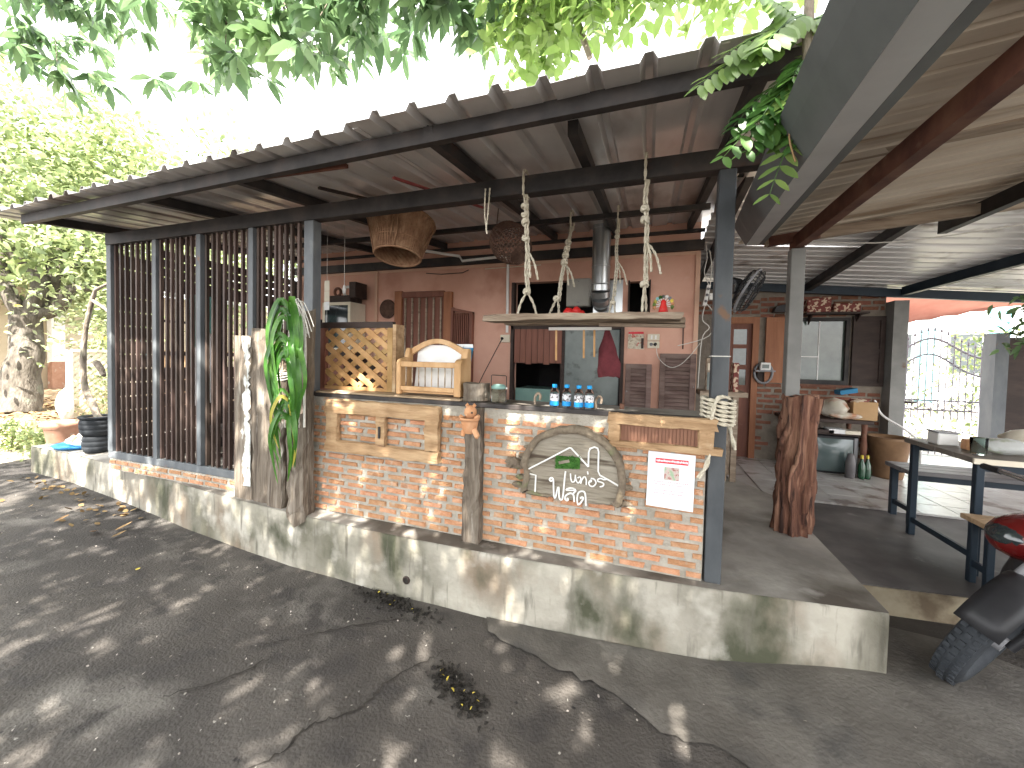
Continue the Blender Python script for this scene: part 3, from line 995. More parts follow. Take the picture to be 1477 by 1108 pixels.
# ================================================================== TIMBERS ON THE PLINTH
tag(rough_plank(-3.10, -2.915, 2.205, 2.262, .385, 1.685, 11, 2, 14, .003).build('timber_board', 'old_timber'), 'weathered upright board with a broad stripe of flaking white paint', 'timber', 'weathered timbers before the screen')
pb = bpy.data.objects['timber_board']
rd = random.Random(12)
zz = [.50 + 1.18 * i / 44 for i in range(45)]
po = MB().prism([(-2.998 + .016 * math.sin(i * .7) + rd.uniform(-.012, .012), z) for i, z in enumerate(zz)] + [(-2.917 + rd.uniform(-.004, .002) - (.03 if rd.random() < .12 else 0), z) for z in zz[::-1]], 2.1965, 2.1985, 'y')
po.build('paint_patch', 'pale_paint_timber', pb)
tag(rough_plank(-2.90, -2.715, 2.20, 2.262, .385, 1.74, 13, 2, 14, .010).build('timber_board', 'old_timber'), 'tallest grey weathered board, just right of the white striped one', 'timber', 'weathered timbers before the screen')
tag(rough_plank(-2.70, -2.555, 2.165, 2.235, .38, 1.42, 14, 2, 14, .010).build('timber_board', 'old_timber'), 'short grey timber between the tall board and the orchid post, string tied round it', 'timber', 'weathered timbers before the screen')
tag(rough_plank(-2.68, -2.59, 2.17, 2.23, 1.425, 1.61, 18, 2, 5, .006).build('wood_block', 'plank_wood'), 'pale split wood block standing on the short grey timber', 'block')
m = MB()
for k in range(4):
    m.tube([(-2.63 + .09 * math.cos(t), 2.20 + .055 * math.sin(t), 1.36 + .013 * k + .008 * math.sin(2 * t + k)) for t in [2 * PI * j / 16 for j in range(16)]], .006, 6, closed=True)
tag(m.build('tie_string', 'string'), 'white string wound round the short grey timber', 'string')
tag(rough_plank(-2.43, -2.285, 2.11, 2.20, .33, 1.86, 15, 2, 18, .014).build('timber_post', 'old_timber'), 'thick weathered timber post that carries the green orchids', 'timber', 'weathered timbers before the screen')
tag(rough_plank(-1.075, -.965, 2.205, 2.30, .375, 1.238, 16, 2, 14, .009, .08).build('timber_post', 'old_timber'), 'grey weathered timber post set between the two brick wall sections', 'timber')

# orchid plants: strap leaves arching over and hanging
orch = [('largest hanging orchid plant with broad green strap leaves, topmost on the timber post', 1.91, 1.34, 13, .15, .036, 21),
        ('middle orchid plant whose long leaves loop round on the timber post', 1.66, 1.08, 15, .16, .036, 22),
        ('lowest, smaller orchid plant with some yellowing leaves on the timber post', 1.27, .80, 16, .135, .027, 23)]
for lab, zt, zb, nl, spread, wd, sd in orch:
    t = thing('orchid_plant', lab, 'orchid', (-2.31, 2.02, zt), 'orchids on the timber post')
    rd = random.Random(sd)
    rt = MB()
    for k in range(7):
        a = rd.uniform(0, 6.28)
        p = Vector((-2.31, 2.03, zt - .03))
        pts = [p]
        for q in range(4):
            p = p + Vector((math.cos(a) * .035 + rd.uniform(-.03, .03), -.006, -.05 + rd.uniform(-.03, .03)))
            pts.append(p)
        rt.tube(smooth_path(pts, 3), .0035, 5)
    rt.build('roots', 'string', t)
    st = MB().tube(smooth_path([(-2.31, 2.03, zt), (-2.312, 2.01, zt - .1), (-2.32, 2.015, zt - .2)], 3), .011, 7)
    st.build('stem', 'leaf_dark', t)
    for k in range(nl):
        side = -1 if k % 2 else 1
        z0 = zt - .012 * k - rd.uniform(0, .03)
        out = spread * rd.uniform(.55, 1.0) * (1 - .02 * k)
        dn = (zt - zb) * rd.uniform(.65, 1.0)
        fw = rd.uniform(.02, .075)
        up = rd.uniform(.02, .055)
        path = smooth_path([(-2.31, 2.02, z0), (-2.31 + side * out * .45, 2.02 - fw * .6, z0 + up), (-2.31 + side * out, 2.02 - fw, z0 - dn * .25),
                            (-2.31 + side * out * rd.uniform(.9, 1.1), 2.02 - fw * .8, z0 - dn * .62), (-2.31 + side * out * rd.uniform(.35, .85), 2.02 - fw * .6, z0 - dn)], 4)
        m = MB()
        rows = []
        nn = len(path)
        for i, p in enumerate(path):
            u = i / (nn - 1)
            ww = wd * rd.uniform(.9, 1.0) * (.55 + .45 * math.sin(PI * min(1, u * 1.15 + .1))) * (1 if u < .85 else (1 - u) / .15 * .8 + .2) / 2
            d = (path[min(i + 1, nn - 1)] - path[max(i - 1, 0)]).normalized()
            s = d.cross(Vector((side * .38 + .5, -.75, .15))).normalized()
            nrm = s.cross(d)
            rows.append([p - s * ww + nrm * ww * .35, p, p + s * ww + nrm * ww * .35])
        m.grid(rows)
        yl = 'orchid_yellow' if (sd == 23 and k in (3, 8)) else 'orchid_leaf'
        m.build('leaf', yl, t)
m = MB()
rd = random.Random(8)
for k in range(9):
    a = rd.uniform(-.02, .05)
    m.tube(smooth_path([(-2.28, 2.03, 1.90), (-2.21 + a, 1.99, 1.92 - rd.uniform(0, .04)), (-2.17 + a, 2.0, 1.84 - rd.uniform(0, .08)), (-2.155 + a, 2.03, 1.74 - rd.uniform(0, .08))], 3), .0028, 4)
m.tube(smooth_path([(-2.24, 2.06, 1.86), (-2.205, 2.05, 1.6), (-2.21, 2.05, 1.3), (-2.20, 2.04, 1.05)], 4), .008, 6)
tag(m.build('dead_roots', 'string'), 'tangle of dry pale roots beside the topmost orchid', 'roots')

# ================================================================== THINGS HUNG ON THE BRICK WALL
t = thing('window_frame', 'rough wooden window frame hung on the left brick wall section', 'frame', (-1.72, 2.24, .87))
rough_plank(-2.19, -1.26, 2.212, 2.256, 1.135, 1.225, 31, 0, 12, .005).build('top_rail', 'frame_wood', t)
rough_plank(-2.19, -1.26, 2.212, 2.256, .858, .930, 32, 0, 12, .005).build('bottom_rail', 'frame_wood', t)
rough_plank(-2.185, -2.09, 2.214, 2.254, .93, 1.135, 33, 2, 5, .004).build('stile', 'frame_wood', t)
rough_plank(-1.365, -1.268, 2.214, 2.254, .93, 1.135, 34, 2, 5, .005).build('stile', 'frame_wood', t)
rough_plank(-1.755, -1.685, 2.216, 2.254, .93, 1.135, 35, 2, 5, .004).build('mullion', 'frame_wood', t)
MB().box(-1.727, -1.712, 2.205, 2.214, .985, 1.065).build('iron_catch', 'beam_black', t)
t = thing('hatch_frame', 'small wooden frame with a brown ribbed panel at the top right of the brick wall', 'frame', (.1, 2.235, 1.07))
rough_plank(-.20, .345, 2.205, 2.252, 1.205, 1.262, 36, 0, 10, .004).build('top_rail', 'frame_wood', t)
rough_plank(-.19, .375, 2.21, 2.252, 1.078, 1.112, 37, 0, 10, .003).build('bottom_rail', 'frame_wood', t)
rough_plank(-.195, -.135, 2.208, 2.252, 1.112, 1.205, 38, 2, 3, .003).build('stile', 'frame_wood', t)
rough_plank(.262, .33, 2.208, 2.252, 1.112, 1.205, 39, 2, 3, .003).build('stile', 'frame_wood', t)
pp = B(-.135, .262, 2.236, 2.250, 1.112, 1.205).build('panel', 'brown_panel', t)
for k in range(22):
    x = -.128 + .0178 * k
    B(x, x + .0135, 2.232, 2.2365, 1.114, 1.203).build('rib', 'brown_panel', t)

# round wooden sign: outline in the wall plane
t = thing('wooden_sign', 'half-round wooden slab sign with white Thai lettering and a house outline', 'sign', (-.36, 2.22, .70))
SC = 8.524


def sgn(px, py):
    # board coordinates measured on the sign: 1 px of the tracing is 0.49 mm across, 0.50 mm up; lettering leans with the board
    u = (px - 720) / SC / 232
    v = (620 - py) / SC / 236
    return (-.405 + u * 1.035, 2.19, .905 + v * 1.02 + u * .085)


outl = [(165, 870), (205, 640), (165, 520), (205, 380), (330, 210), (520, 120), (720, 95), (900, 130), (1080, 230), (1210, 370), (1290, 540), (1310, 720), (1295, 880), (1240, 990), (1080, 1005), (800, 975), (500, 915), (300, 890)]
out3 = [sgn(*p) for p in outl]
sp = smooth_path([Vector(p) for p in out3 + out3[:1]], 3)[:-1]
rd = random.Random(2)
poly = [(p.x + rd.uniform(-.004, .004), p.z + rd.uniform(-.004, .004)) for p in sp]
cx = sum(p[0] for p in poly) / len(poly)
cz = sum(p[1] for p in poly) / len(poly)
inn = [(cx + (x - cx) * .87, cz + (z - cz) * .86 - .006) for x, z in poly]
MB().prism(inn, 2.205, 2.262, 'y').build('slab', 'sign_wood', t)
m = MB()
rim = []
for (x, z), (a, b) in zip(poly, inn):
    rim.append([(x, 2.262, z), (x, 2.195 + rd.uniform(-.006, .004), z), ((x + a) / 2, 2.182 + rd.uniform(-.006, .004), (z + b) / 2), (a * .98 + x * .02, 2.19, b * .98 + z * .02), (a, 2.215, b)])
cut = [r for r in rim if r[0][2] > .735]
k0 = max(range(len(rim)), key=lambda i: 0)
order = [i for i in range(len(rim)) if rim[i][0][2] > .74 + .10 * 0]
# split where the rim is broken along the sawn bottom edge
runs = []
for i in order:
    if runs and i - runs[-1][-1] == 1:
        runs[-1].append(i)
    else:
        runs.append([i])
for r in runs:
    if len(r) > 2:
        m.grid([rim[i] for i in r])
m.build('bark_rim', 'rim_bark', t)
mm = MB()
for (px_, py_, rr) in ((60, 520, .05), (120, 560, .042), (20, 560, .03), (120, 790, .035), (150, 700, .03), (1330, 770, .03), (1290, 690, .028), (1300, 950, .035), (180, 450, .03), (230, 340, .024)):
    p = sgn(px_, py_)
    e = MB().lathe([(0, -1), (.6, -.75), (1, 0), (.6, .7), (0, 1)], (0, 0, 0), 7)
    e.jitter(.18, int(px_))
    MB().add([(p[0] + x * rr * 1.25, 2.225 + y * rr * .6, p[2] + z * rr * .55) for x, y, z in e.v], e.f, False).build('bark_knob', 'rim_bark', t)


def stroke(m, pts, r=.0052, y=2.2):
    P = [Vector(sgn(*p)) for p in pts]
    P = [Vector((p.x, y, p.z)) for p in P]
    m.tube(smooth_path(P, 3), r, 6)


def stroke_straight(m, pts, r=.0052):
    P = [Vector(sgn(*p)) for p in pts]
    m.tube([Vector((p.x, 2.2, p.z)) for p in P], r, 6)


m = MB()
stroke_straight(m, [(340, 870), (345, 660), (290, 650), (215, 628)])
stroke_straight(m, [(218, 612), (460, 480), (715, 335), (735, 338), (830, 438), (925, 542)])
stroke_straight(m, [(925, 542), (926, 380), (940, 340), (985, 322), (1018, 335), (1030, 372), (1030, 590), (1050, 632), (1160, 692), (1285, 765)])
m.build('house_outline', 'white_paint', t)
m = MB()
stroke(m, [(540, 708), (520, 722), (503, 705), (520, 683), (545, 700), (552, 800), (560, 905), (578, 900), (598, 800), (612, 798), (618, 905), (645, 932), (660, 880), (672, 700), (680, 602)])
stroke(m, [(700, 905), (718, 920), (705, 935), (682, 920), (690, 880), (740, 850), (775, 870), (785, 945)])
stroke(m, [(765, 860), (800, 815)])
stroke(m, [(690, 815), (715, 795), (760, 790), (800, 812), (740, 815), (690, 815)], .0042)
stroke(m, [(850, 900), (870, 885), (880, 905), (855, 950), (828, 975), (815, 920), (825, 845), (865, 820), (900, 845), (912, 980)])
stroke(m, [(735, 625), (742, 690), (758, 722), (785, 705), (790, 640)], .0042)
stroke(m, [(790, 650), (800, 700), (822, 730), (850, 690), (838, 660), (815, 672)], .0042)
stroke(m, [(848, 735), (862, 690), (888, 655), (908, 690), (908, 745)], .0042)
stroke(m, [(918, 595), (924, 628)], .0042)
stroke(m, [(945, 715), (962, 705), (955, 690), (935, 720), (950, 755), (985, 758), (1012, 722), (992, 680), (955, 672)], .0042)
stroke(m, [(1052, 760), (1082, 752), (1092, 725), (1062, 708), (1030, 700), (1032, 678), (1062, 668), (1092, 680), (1130, 672)], .0042)
m.build('lettering', 'white_paint', t)
m = MB()
pa, pb_, pc, pd = [sgn(*q) for q in ((565, 575), (835, 570), (835, 445), (570, 425))]
m.prism([(pa[0], pa[2]), (pb_[0], pb_[2]), (pc[0], pc[2]), (pd[0], pd[2])], 2.198, 2.206, 'y')
mo = m.build('moss_patch', 'moss', t)
rd = random.Random(5)
m = MB()
for k in range(90):
    u, v = rd.random(), rd.random()
    if .15 < u < .7 and .3 < v < .62:
        continue
    x = pa[0] + (pb_[0] - pa[0]) * u
    z = pa[2] + (pd[2] - pa[2]) * v + (pb_[2] - pa[2]) * u
    m.tube([(x, 2.199, z), (x + rd.uniform(-.006, .006), 2.190, z + rd.uniform(-.006, .006))], [.0035, .0015], 4, smooth=False)
kind(m.build('moss_tuft', 'moss', t), 'stuff')
m = MB()
p0, p1 = sgn(605, 505), sgn(720, 480)
m.bar((p0[0], 2.196, p0[2]), (p1[0], 2.196, p1[2]), .008, .016).build('twig_mark', 'sign_wood', t)

# paper notice
t = thing('paper_notice', 'white paper notice with a red heading and a small photo on the brick wall', 'notice', (.13, 2.25, .77))
sk = lambda u, v: (.015 + .235 * u + .004 * v, 2.2515 - .0, .765 + .30 * v + .0 * u)


def sheet_quad(u0, u1, v0, v1, y):
    P = [sk(u0, v0), sk(u1, v0), sk(u1, v1), sk(u0, v1)]
    return MB().add([(p[0], y, p[2]) for p in P], [(0, 1, 2, 3)])


MB().prism([(sk(0, 0)[0], sk(0, 0)[2]), (sk(1, 0)[0], sk(1, 0)[2] - .006), (sk(1, 1)[0], sk(1, 1)[2] - .004), (sk(0, 1)[0], sk(0, 1)[2])], 2.2500, 2.2512, 'y').build('sheet', 'paper', t)
sheet_quad(.16, .86, .795, .885, 2.2494).build('heading_band', 'red_print', t)
sheet_quad(.36, .68, .50, .735, 2.2494).build('photo', 'photo_print', t)
rd = random.Random(6)
m = MB()
u = .18
while u < .83:
    d = rd.uniform(.016, .03)
    q = sheet_quad(u, u + d * .75, .825 + rd.uniform(-.004, .004), .855 + rd.choice((0, 0, .008)), 2.2489)
    m.add(q.v, q.f)
    u += d
m.build('heading_print', 'paper', t)
m = MB()
for v, ua, ub in ((.455, .14, .86), (.405, .16, .80), (.30, .18, .80), (.245, .12, .80)):
    u = ua
    while u < ub:
        d = rd.uniform(.012, .04)
        q = sheet_quad(u, u + d, v, v + .011, 2.2494)
        m.add(q.v, q.f)
        u += d + rd.uniform(.006, .012)
m.build('text_lines', 'red_ink', t)

# terracotta figure pot hanging on the middle timber post
t = thing('terracotta_figure', 'terracotta hanging pot figure on the timber post between the brick sections', 'pot', (-1.01, 2.14, 1.08))
c = (-1.005, 2.135)
MB().lathe([(.0, 1.095), (.036, 1.095), (.040, 1.10), (.052, 1.16), (.054, 1.175), (.060, 1.176), (.060, 1.19), (.052, 1.19), (.048, 1.165), (.0, 1.13)], (c[0], c[1], 0), 18).build('pot', 'terracotta', t)
m = MB().lathe([(.0, -.042), (.025, -.036), (.038, -.01), (.036, .015), (.02, .036), (.0, .042)], (c[0] - .002, c[1] + .012, 1.222), 14)
m.build('head', 'terracotta', t)
MB().lathe([(0, -.008), (.008, 0), (0, .008)], (c[0] + .024, c[1] - .022, 1.222), 8).build('eye', 'black_plastic', t)
MB().lathe([(0, -.012), (.012, 0), (0, .012)], (c[0] - .004, c[1] - .03, 1.208), 8).build('nose', 'terracotta', t)
for sx in (-.022, .024):
    MB().lathe([(0, -.016), (.014, 0), (0, .016)], (c[0] + sx, c[1] + .01, 1.262), 8).build('ear', 'terracotta', t)
MB().tube([(c[0] + .04, c[1] - .005, 1.185), (c[0] + .065, c[1] - .012, 1.205)], [.014, .011], 8).build('arm', 'terracotta', t)
MB().tube([(c[0] - .045, c[1] - .005, 1.185), (c[0] - .062, c[1] - .012, 1.20)], [.013, .010], 8).build('arm', 'terracotta', t)
MB().tube([(c[0] + .04, c[1] - .02, 1.12), (c[0] + .066, c[1] - .036, 1.09), (c[0] + .066, c[1] - .046, 1.078)], [.018, .017, .010], 10).build('foot', 'terracotta', t)
MB().tube([(c[0] - .03, c[1] - .02, 1.11), (c[0] - .028, c[1] - .036, 1.08)], [.017, .011], 10).build('foot', 'terracotta', t)

# rope coil round the right steel post
m = MB()
for k in range(6):
    z = 1.362 - .022 * k
    pts = [(.357 + (.066 + .012 * abs(math.cos(t))) * math.cos(t), 2.305 + (.062 + .01 * abs(math.sin(t))) * math.sin(t), z - .022 * math.sin(t / 2 - .5) * .5 - .014 * math.cos(t)) for t in [2 * PI * j / 12 for j in range(13)]]
    rope_mb(m, pts, .0105, k, 3)
t = thing('coiled_rope', 'pale rope wound round the right steel post with its end hanging down', 'rope', (.357, 2.305, 1.24))
m.build('coils', 'rope', t)
m = MB()
rope_mb(m, [(.40, 2.235, 1.375), (.345, 2.222, 1.375), (.322, 2.222, 1.30), (.318, 2.22, 1.2), (.315, 2.218, 1.10), (.300, 2.215, 1.02), (.265, 2.214, .955)], .0115, 3, 5)
m.build('hanging_end', 'rope', t)
m = MB()
rope_mb(m, [(.415, 2.33, 1.23), (.43, 2.31, 1.16), (.445, 2.30, 1.10)], .011, 4, 5)
m.build('short_end', 'rope', t)

# ================================================================== HANGING SHELF WITH ROPES
t = thing('hanging_shelf', 'long plank shelf hung on ropes above the counter', 'shelf', (-.42, 2.52, 1.78))
rough_plank(-1.03, .17, 2.36, 2.56, 1.795, 1.835, 41, 0, 16, .005).build('plank', 'plank_wood', t)
rough_plank(-.96, .20, 2.57, 2.70, 1.79, 1.825, 42, 0, 16, .004).build('plank', 'plank_wood', t)
MB().bar((-.30, 2.52, 1.778), (.205, 2.60, 1.772), .035, .02).build('batten', 'plank_wood', t)


def hang_rope(lab, top, bot, r, knots, sd, split=.08):
    tr = thing('hanging_rope', lab, 'rope', (bot[0], bot[1], bot[2]), 'ropes holding the hanging shelf')
    m = MB()
    top, bot = Vector(top), Vector(bot)
    f = .80
    mid = top.lerp(bot, f)
    rd = random.Random(sd)
    path = [top.lerp(mid, q / 5) + Vector((rd.uniform(-.006, .006), rd.uniform(-.006, .006), 0)) for q in range(6)]
    rope_mb(m, path, r, sd)
    rope_mb(m, [p + Vector((.012, .008, 0)) for p in path], r, sd + 1)
    rope_mb(m, [mid, mid.lerp(bot, .5) + Vector((-split * .4, -.02, 0)), bot + Vector((-split * .5, -.06, .0))], r)
    rope_mb(m, [mid, mid.lerp(bot, .5) + Vector((split * .4, .02, 0)), bot + Vector((split * .5, .06, .0))], r)
    m.build('cord', 'rope', tr)
    for q in knots:
        k = knot(MB(), top.lerp(bot, q), .017 * r / .008, r * .95, int(q * 100) + sd)
        k.build('knot', 'rope', tr)
    # loop over the beam above
    lp = MB()
    rope_mb(lp, [top + Vector((.0, -.025, -.02)), top + Vector((0, -.03, .06)), top + Vector((0, -.02, .125)), top + Vector((.004, .05, .13)), top + Vector((.006, .09, .06)), top + Vector((.01, .03, -.03))], r)
    lp.build('loop', 'rope', tr)
    for q in range(2):
        e = top.lerp(bot, .42 + .02 * q)
        tl = MB()
        rope_mb(tl, [e, e + Vector((.03 + .03 * q, -.02, -.09)), e + Vector((.04 + .05 * q, -.025, -.20))], r * .85)
        tl.build('tail', 'rope', tr)


hang_rope('front left shelf rope with a big bundle of knots below the beam', (-.735, 2.275, 2.55), (-.745, 2.42, 1.836), .0085, (.10, .16, .22, .36, .80), 1, .09)
hang_rope('front right shelf rope beside the small slot window', (-.045, 2.275, 2.55), (-.03, 2.42, 1.836), .0085, (.22, .30, .78), 2, .02)
hang_rope('rear left twisted shelf rope in front of the black serving window', (-.66, 3.36, 2.70), (-.63, 2.66, 1.826), .0095, (.20, .28, .36, .44, .82), 3, .05)
hang_rope('rear right thin shelf rope passing the metal duct', (-.27, 3.36, 2.70), (-.235, 2.66, 1.826), .007, (.12, .18, .86), 4, .03)
# loose string loop left of the fish trap
m = MB()
rope_mb(m, [(-.985, 2.255, 2.60), (-.985, 2.25, 2.45), (-.972, 2.25, 2.36), (-.965, 2.25, 2.32)], .005)
rope_mb(m, [(-.955, 2.255, 2.60), (-.962, 2.25, 2.45), (-.972, 2.25, 2.36), (-.970, 2.25, 2.33)], .005)
tag(m.build('cord_loop', 'rope'), 'short loop of pale cord hanging from the beam left of the fish trap', 'cord')
# things on and under the shelf
t = thing('toy_peacock', 'small toy with a red body and a fan of coloured petals on the shelf', 'toy', (.075, 2.47, 1.836))
MB().lathe([(.0, 0), (.03, 0), (.022, .03), (.015, .055), (.016, .07), (.0, .082)], (.075, 2.45, 1.836), 12).build('body', 'red_plastic', t)
pc = ['leaf_bright', 'terracotta', 'yellow_leaf', 'grey_plastic', 'white_paint', 'galvanised', 'moss', 'far_teal', 'orchid_yellow']
for k in range(11):
    a = R_(-15 + 21 * k)
    d = Vector((math.cos(a), 0, math.sin(a)))
    p = Vector((.075, 2.462, 1.885)) + d * .05
    m = MB().lathe([(0, -.016), (.009, -.004), (.011, .006), (0, .016)], p, 8, orient((0, 0, 0), (0, 0, 1)).to_3x3() @ Matrix.Rotation(PI / 2 - a, 3, 'Y'))
    m.build('petal', pc[k % 9], t)
    MB().tube([Vector((.075, 2.462, 1.885)) + d * .012, p], .003, 5).build('stalk', 'white_paint', t)
m = MB()
for k, (dx, dz) in enumerate(((0, 0), (.035, .02), (.06, -.005), (-.03, .012))):
    e = MB().lathe([(0, -.025), (.03, -.015), (.035, .005), (.02, .025), (0, .032)], (-.50 + dx, 2.65, 1.86 + dz), 9)
    e.jitter(.008, k)
    m.add(e.v, e.f, True)
tag(m.build('red_cloth', 'red_plastic'), 'crumpled bright red cloth lying on the shelf by the duct', 'cloth')
t = thing('spatula_rail', 'thin white rail under the shelf with wooden sticks hanging from it', 'rail', (-.4, 2.66, 1.74))
MB().bar((-.66, 2.665, 1.765), (-.235, 2.665, 1.765), .015, .02).build('rail', 'white_paint', t)
for x, l in ((-.605, .21), (-.415, .19), (-.345, .18)):
    MB().bar((x, 2.655, 1.755), (x + .004, 2.655, 1.755 - l), .013, .006, (0, 1, 0)).build('stick', 'lattice_wood', t)
m = MB()
rd = random.Random(12)
rows = []
for i, (z, w0) in enumerate(((1.775, .008), (1.70, .03), (1.62, .055), (1.53, .075), (1.47, .08), (1.44, .07))):
    rows.append([(-.265 + w0 * math.cos(a) * 1.0 + .02 * i / 5 + rd.uniform(-.008, .008), 2.70 + w0 * .35 * math.sin(a) + rd.uniform(-.006, .006), z + rd.uniform(-.01, .01)) for a in [2 * PI * j / 12 for j in range(13)]])
    rows[-1][-1] = rows[-1][0]
m.grid(rows)
tag(m.build('cloth_bag', 'dark_red_cloth'), 'dark red cloth bag hanging by its strap under the shelf', 'bag')

# ================================================================== HANGING BASKETS
Mb = Matrix.Rotation(R_(-2), 3, 'Y') @ Matrix.Rotation(R_(-12), 3, 'X')
t = thing('bamboo_basket', 'large woven bamboo basket hanging upside down from the roof', 'basket', (-1.98, 2.78, 2.40))
bc = Vector((-1.98, 2.78, 2.52))
prof = [(.178, -.150), (.192, -.09), (.216, 0), (.245, .09), (.27, .150)]
rows = []
m = MB()
for i in range(13):
    u = i / 12
    # radius along height
    q = u * 4
    j = min(3, int(q))
    r = prof[j][0] + (prof[j + 1][0] - prof[j][0]) * (q - j)
    z = prof[0][1] + (prof[-1][1] - prof[0][1]) * u
    rows.append([bc + Mb @ Vector(((r + (.004 if (i + k) % 2 else -.001)) * math.cos(2 * PI * k / 56), (r + (.004 if (i + k) % 2 else -.001)) * math.sin(2 * PI * k / 56), z)) for k in range(57)])
m.grid(rows, False)
m.build('weave', 'bamboo', t)
m = MB()
for k in range(64):
    a = 2 * PI * (k + rg.uniform(-.2, .2)) / 64
    m.tube([bc + Mb @ Vector(((r + .004) * math.cos(a), (r + .004) * math.sin(a), z)) for r, z in prof], .0036, 4, smooth=False)
kind(m.build('stake', 'bamboo', t), 'stuff')
for r, z, th in ((.180, -.151, .010), (.203, -.045, .005), (.226, .032, .005), (.271, .151, .010)):
    MB().tube([bc + Mb @ Vector(((r + .004) * math.cos(a), (r + .004) * math.sin(a), z)) for a in [2 * PI * k / 40 for k in range(40)]], th, 6, closed=True).build('hoop', 'bamboo', t)
for k in range(4):
    a = R_(-65 + 90 * k)
    MB().tube(smooth_path([bc + Mb @ Vector((r * math.cos(a + o), r * math.sin(a + o), z)) for r, z, o in ((.192, -.15, 0), (.226, -.02, .10), (.275, .145, .03), (.25, .055, -.05), (.203, -.08, -.12))], 4), .006, 6).build('brace', 'bamboo', t)
MB().tube([bc + Mb @ Vector((.26 * math.cos(2.0), .26 * math.sin(2.0), .15)), (-2.0, 2.85, 2.78)], .004, 5).build('hanger', 'string', t)
MB().tube([bc + Mb @ Vector((.26 * math.cos(4.6), .26 * math.sin(4.6), .15)), (-1.95, 2.75, 2.77)], .004, 5).build('hanger', 'string', t)

t = thing('fish_trap', 'dark pointed woven fish trap hanging right of the big basket', 'basket', (-1.1, 2.95, 2.36))
m = MB()
rr = random.Random(2)
dirs = []
A, Bq = Vector((-1.02, 2.92, 2.43)), Vector((-1.20, 3.0, 2.60))
ax = (Bq - A).normalized()
e1 = ax.cross(Vector((0, 1, 0))).normalized()
e2 = ax.cross(e1)
fp = [(-.10, .095), (-.03, .135), (.06, .155), (.16, .13), (.24, .06), (.27, .012)]
for k in range(30):
    a = 2 * PI * k / 30
    m.tube([A + ax * s + (e1 * math.cos(a) + e2 * math.sin(a)) * r for s, r in fp], .0042, 4, smooth=False)
m.build('stake', 'bamboo_dark', t)
for s in [(-.10 + .37 * q / 15) for q in range(15)]:
    r = float(np.interp(s, [q[0] for q in fp], [q[1] for q in fp]))
    MB().tube([A + ax * s + (e1 * math.cos(a) + e2 * math.sin(a)) * (r + .004) for a in [2 * PI * k / 22 for k in range(22)]], .0042, 4, closed=True, smooth=False).build('hoop', 'bamboo_dark', t)
m = MB()
for q in range(9):
    rq = .09 * q / 9 + .006
    m.tube([A + ax * -.10 + (e1 * math.cos(a) + e2 * math.sin(a)) * rq for a in [2 * PI * k / 16 for k in range(16)]], .004, 4, closed=True, smooth=False)
m.build('mouth', 'bamboo_dark', t)
MB().tube([A + ax * .27, (-1.2, 3.02, 2.78)], .004, 5).build('hanger', 'bamboo_dark', t)
# ================================================================== THINGS ON THE COUNTER
CT = 1.27
# diagonal lattice panel
t = thing('lattice_panel', 'wooden diagonal lattice panel standing on the counter beside the orchids', 'panel', (-2.09, 2.42, 1.29))
lx0, lx1, lz0, lz1 = -2.43, -1.76, 1.285, 1.80
B(lx0, lx0 + .045, 2.40, 2.435, lz0, lz1 - .045).build('stile', 'red_door', t)
B(lx1 - .045, lx1, 2.40, 2.435, lz0, lz1 - .045).build('stile', 'lattice_wood', t)
B(lx0, lx1, 2.40, 2.435, lz1 - .044, lz1).build('top_rail', 'dark_wood', t)
B(lx0 + .045, lx1 - .045, 2.40, 2.435, lz0, lz0 + .025).build('bottom_rail', 'lattice_wood', t)
B(lx1 + .002, lx1 + .03, 2.40, 2.50, lz0, lz1 - .02).build('side_board', 'frame_wood', t)
X0, X1, Z0, Z1 = lx0 + .045, lx1 - .045, lz0 + .025, lz1 - .045


def clip_slat(c, s):
    """slat centre line x*s*.62... in the lattice window: returns end points"""
    k = .70 * s
    pts = []
    for x in (X0, X1):
        z = c + k * (x - X0)
        if Z0 <= z <= Z1:
            pts.append((x, z))
    for z in (Z0, Z1):
        x = X0 + (z - c) / k
        if X0 < x < X1:
            pts.append((x, z))
    pts = sorted(set(pts))
    return pts if len(pts) >= 2 and pts[-1][0] - pts[0][0] > .04 else None


for s, yy in ((1, 2.424), (-1, 2.412)):
    for k in range(14):
        c = (Z0 - .40 + .098 * k) if s > 0 else (Z0 + .02 + .098 * k)
        q = clip_slat(c, s)
        if q:
            MB().bar((q[0][0], yy, q[0][1]), (q[-1][0], yy, q[-1][1]), .010, .042, (0, 0, 1)).build('slat', 'lattice_wood', t)

# magazine rack with white sheets and a blue folder
t = thing('magazine_rack', 'honey coloured wooden magazine rack with thin rods on the counter', 'rack', (-1.36, 2.38, 1.285))
fx0, fx1 = -1.655, -1.155
yf, yb = 2.30, 2.46
for x, xx in ((fx0, fx0 + .035), (fx1 - .05, fx1)):
    m = MB()
    poly_ = [(yf, 1.288), (yb, 1.288), (yb, 1.60), (yb - .012, 1.612), (yb - .04, 1.612), (yb - .055, 1.585), (yb - .065, 1.545), (yf + .03, 1.535), (yf + .012, 1.525), (yf, 1.505)]
    m.prism(poly_, x, xx, 'x')
    m.build('side', 'honey_wood', t, .004)
B(fx0 + .035, fx1 - .05, yf + .004, yf + .026, 1.478, 1.515).build('front_rail', 'honey_wood', t, .003)
B(fx0 + .035, fx1 - .05, yf + .004, yf + .026, 1.315, 1.345).build('front_rail', 'honey_wood', t, .003)
B(fx0 + .035, fx1 - .05, yf + .03, yb - .02, 1.298, 1.312).build('shelf', 'honey_wood', t)
m = MB()
arc = []
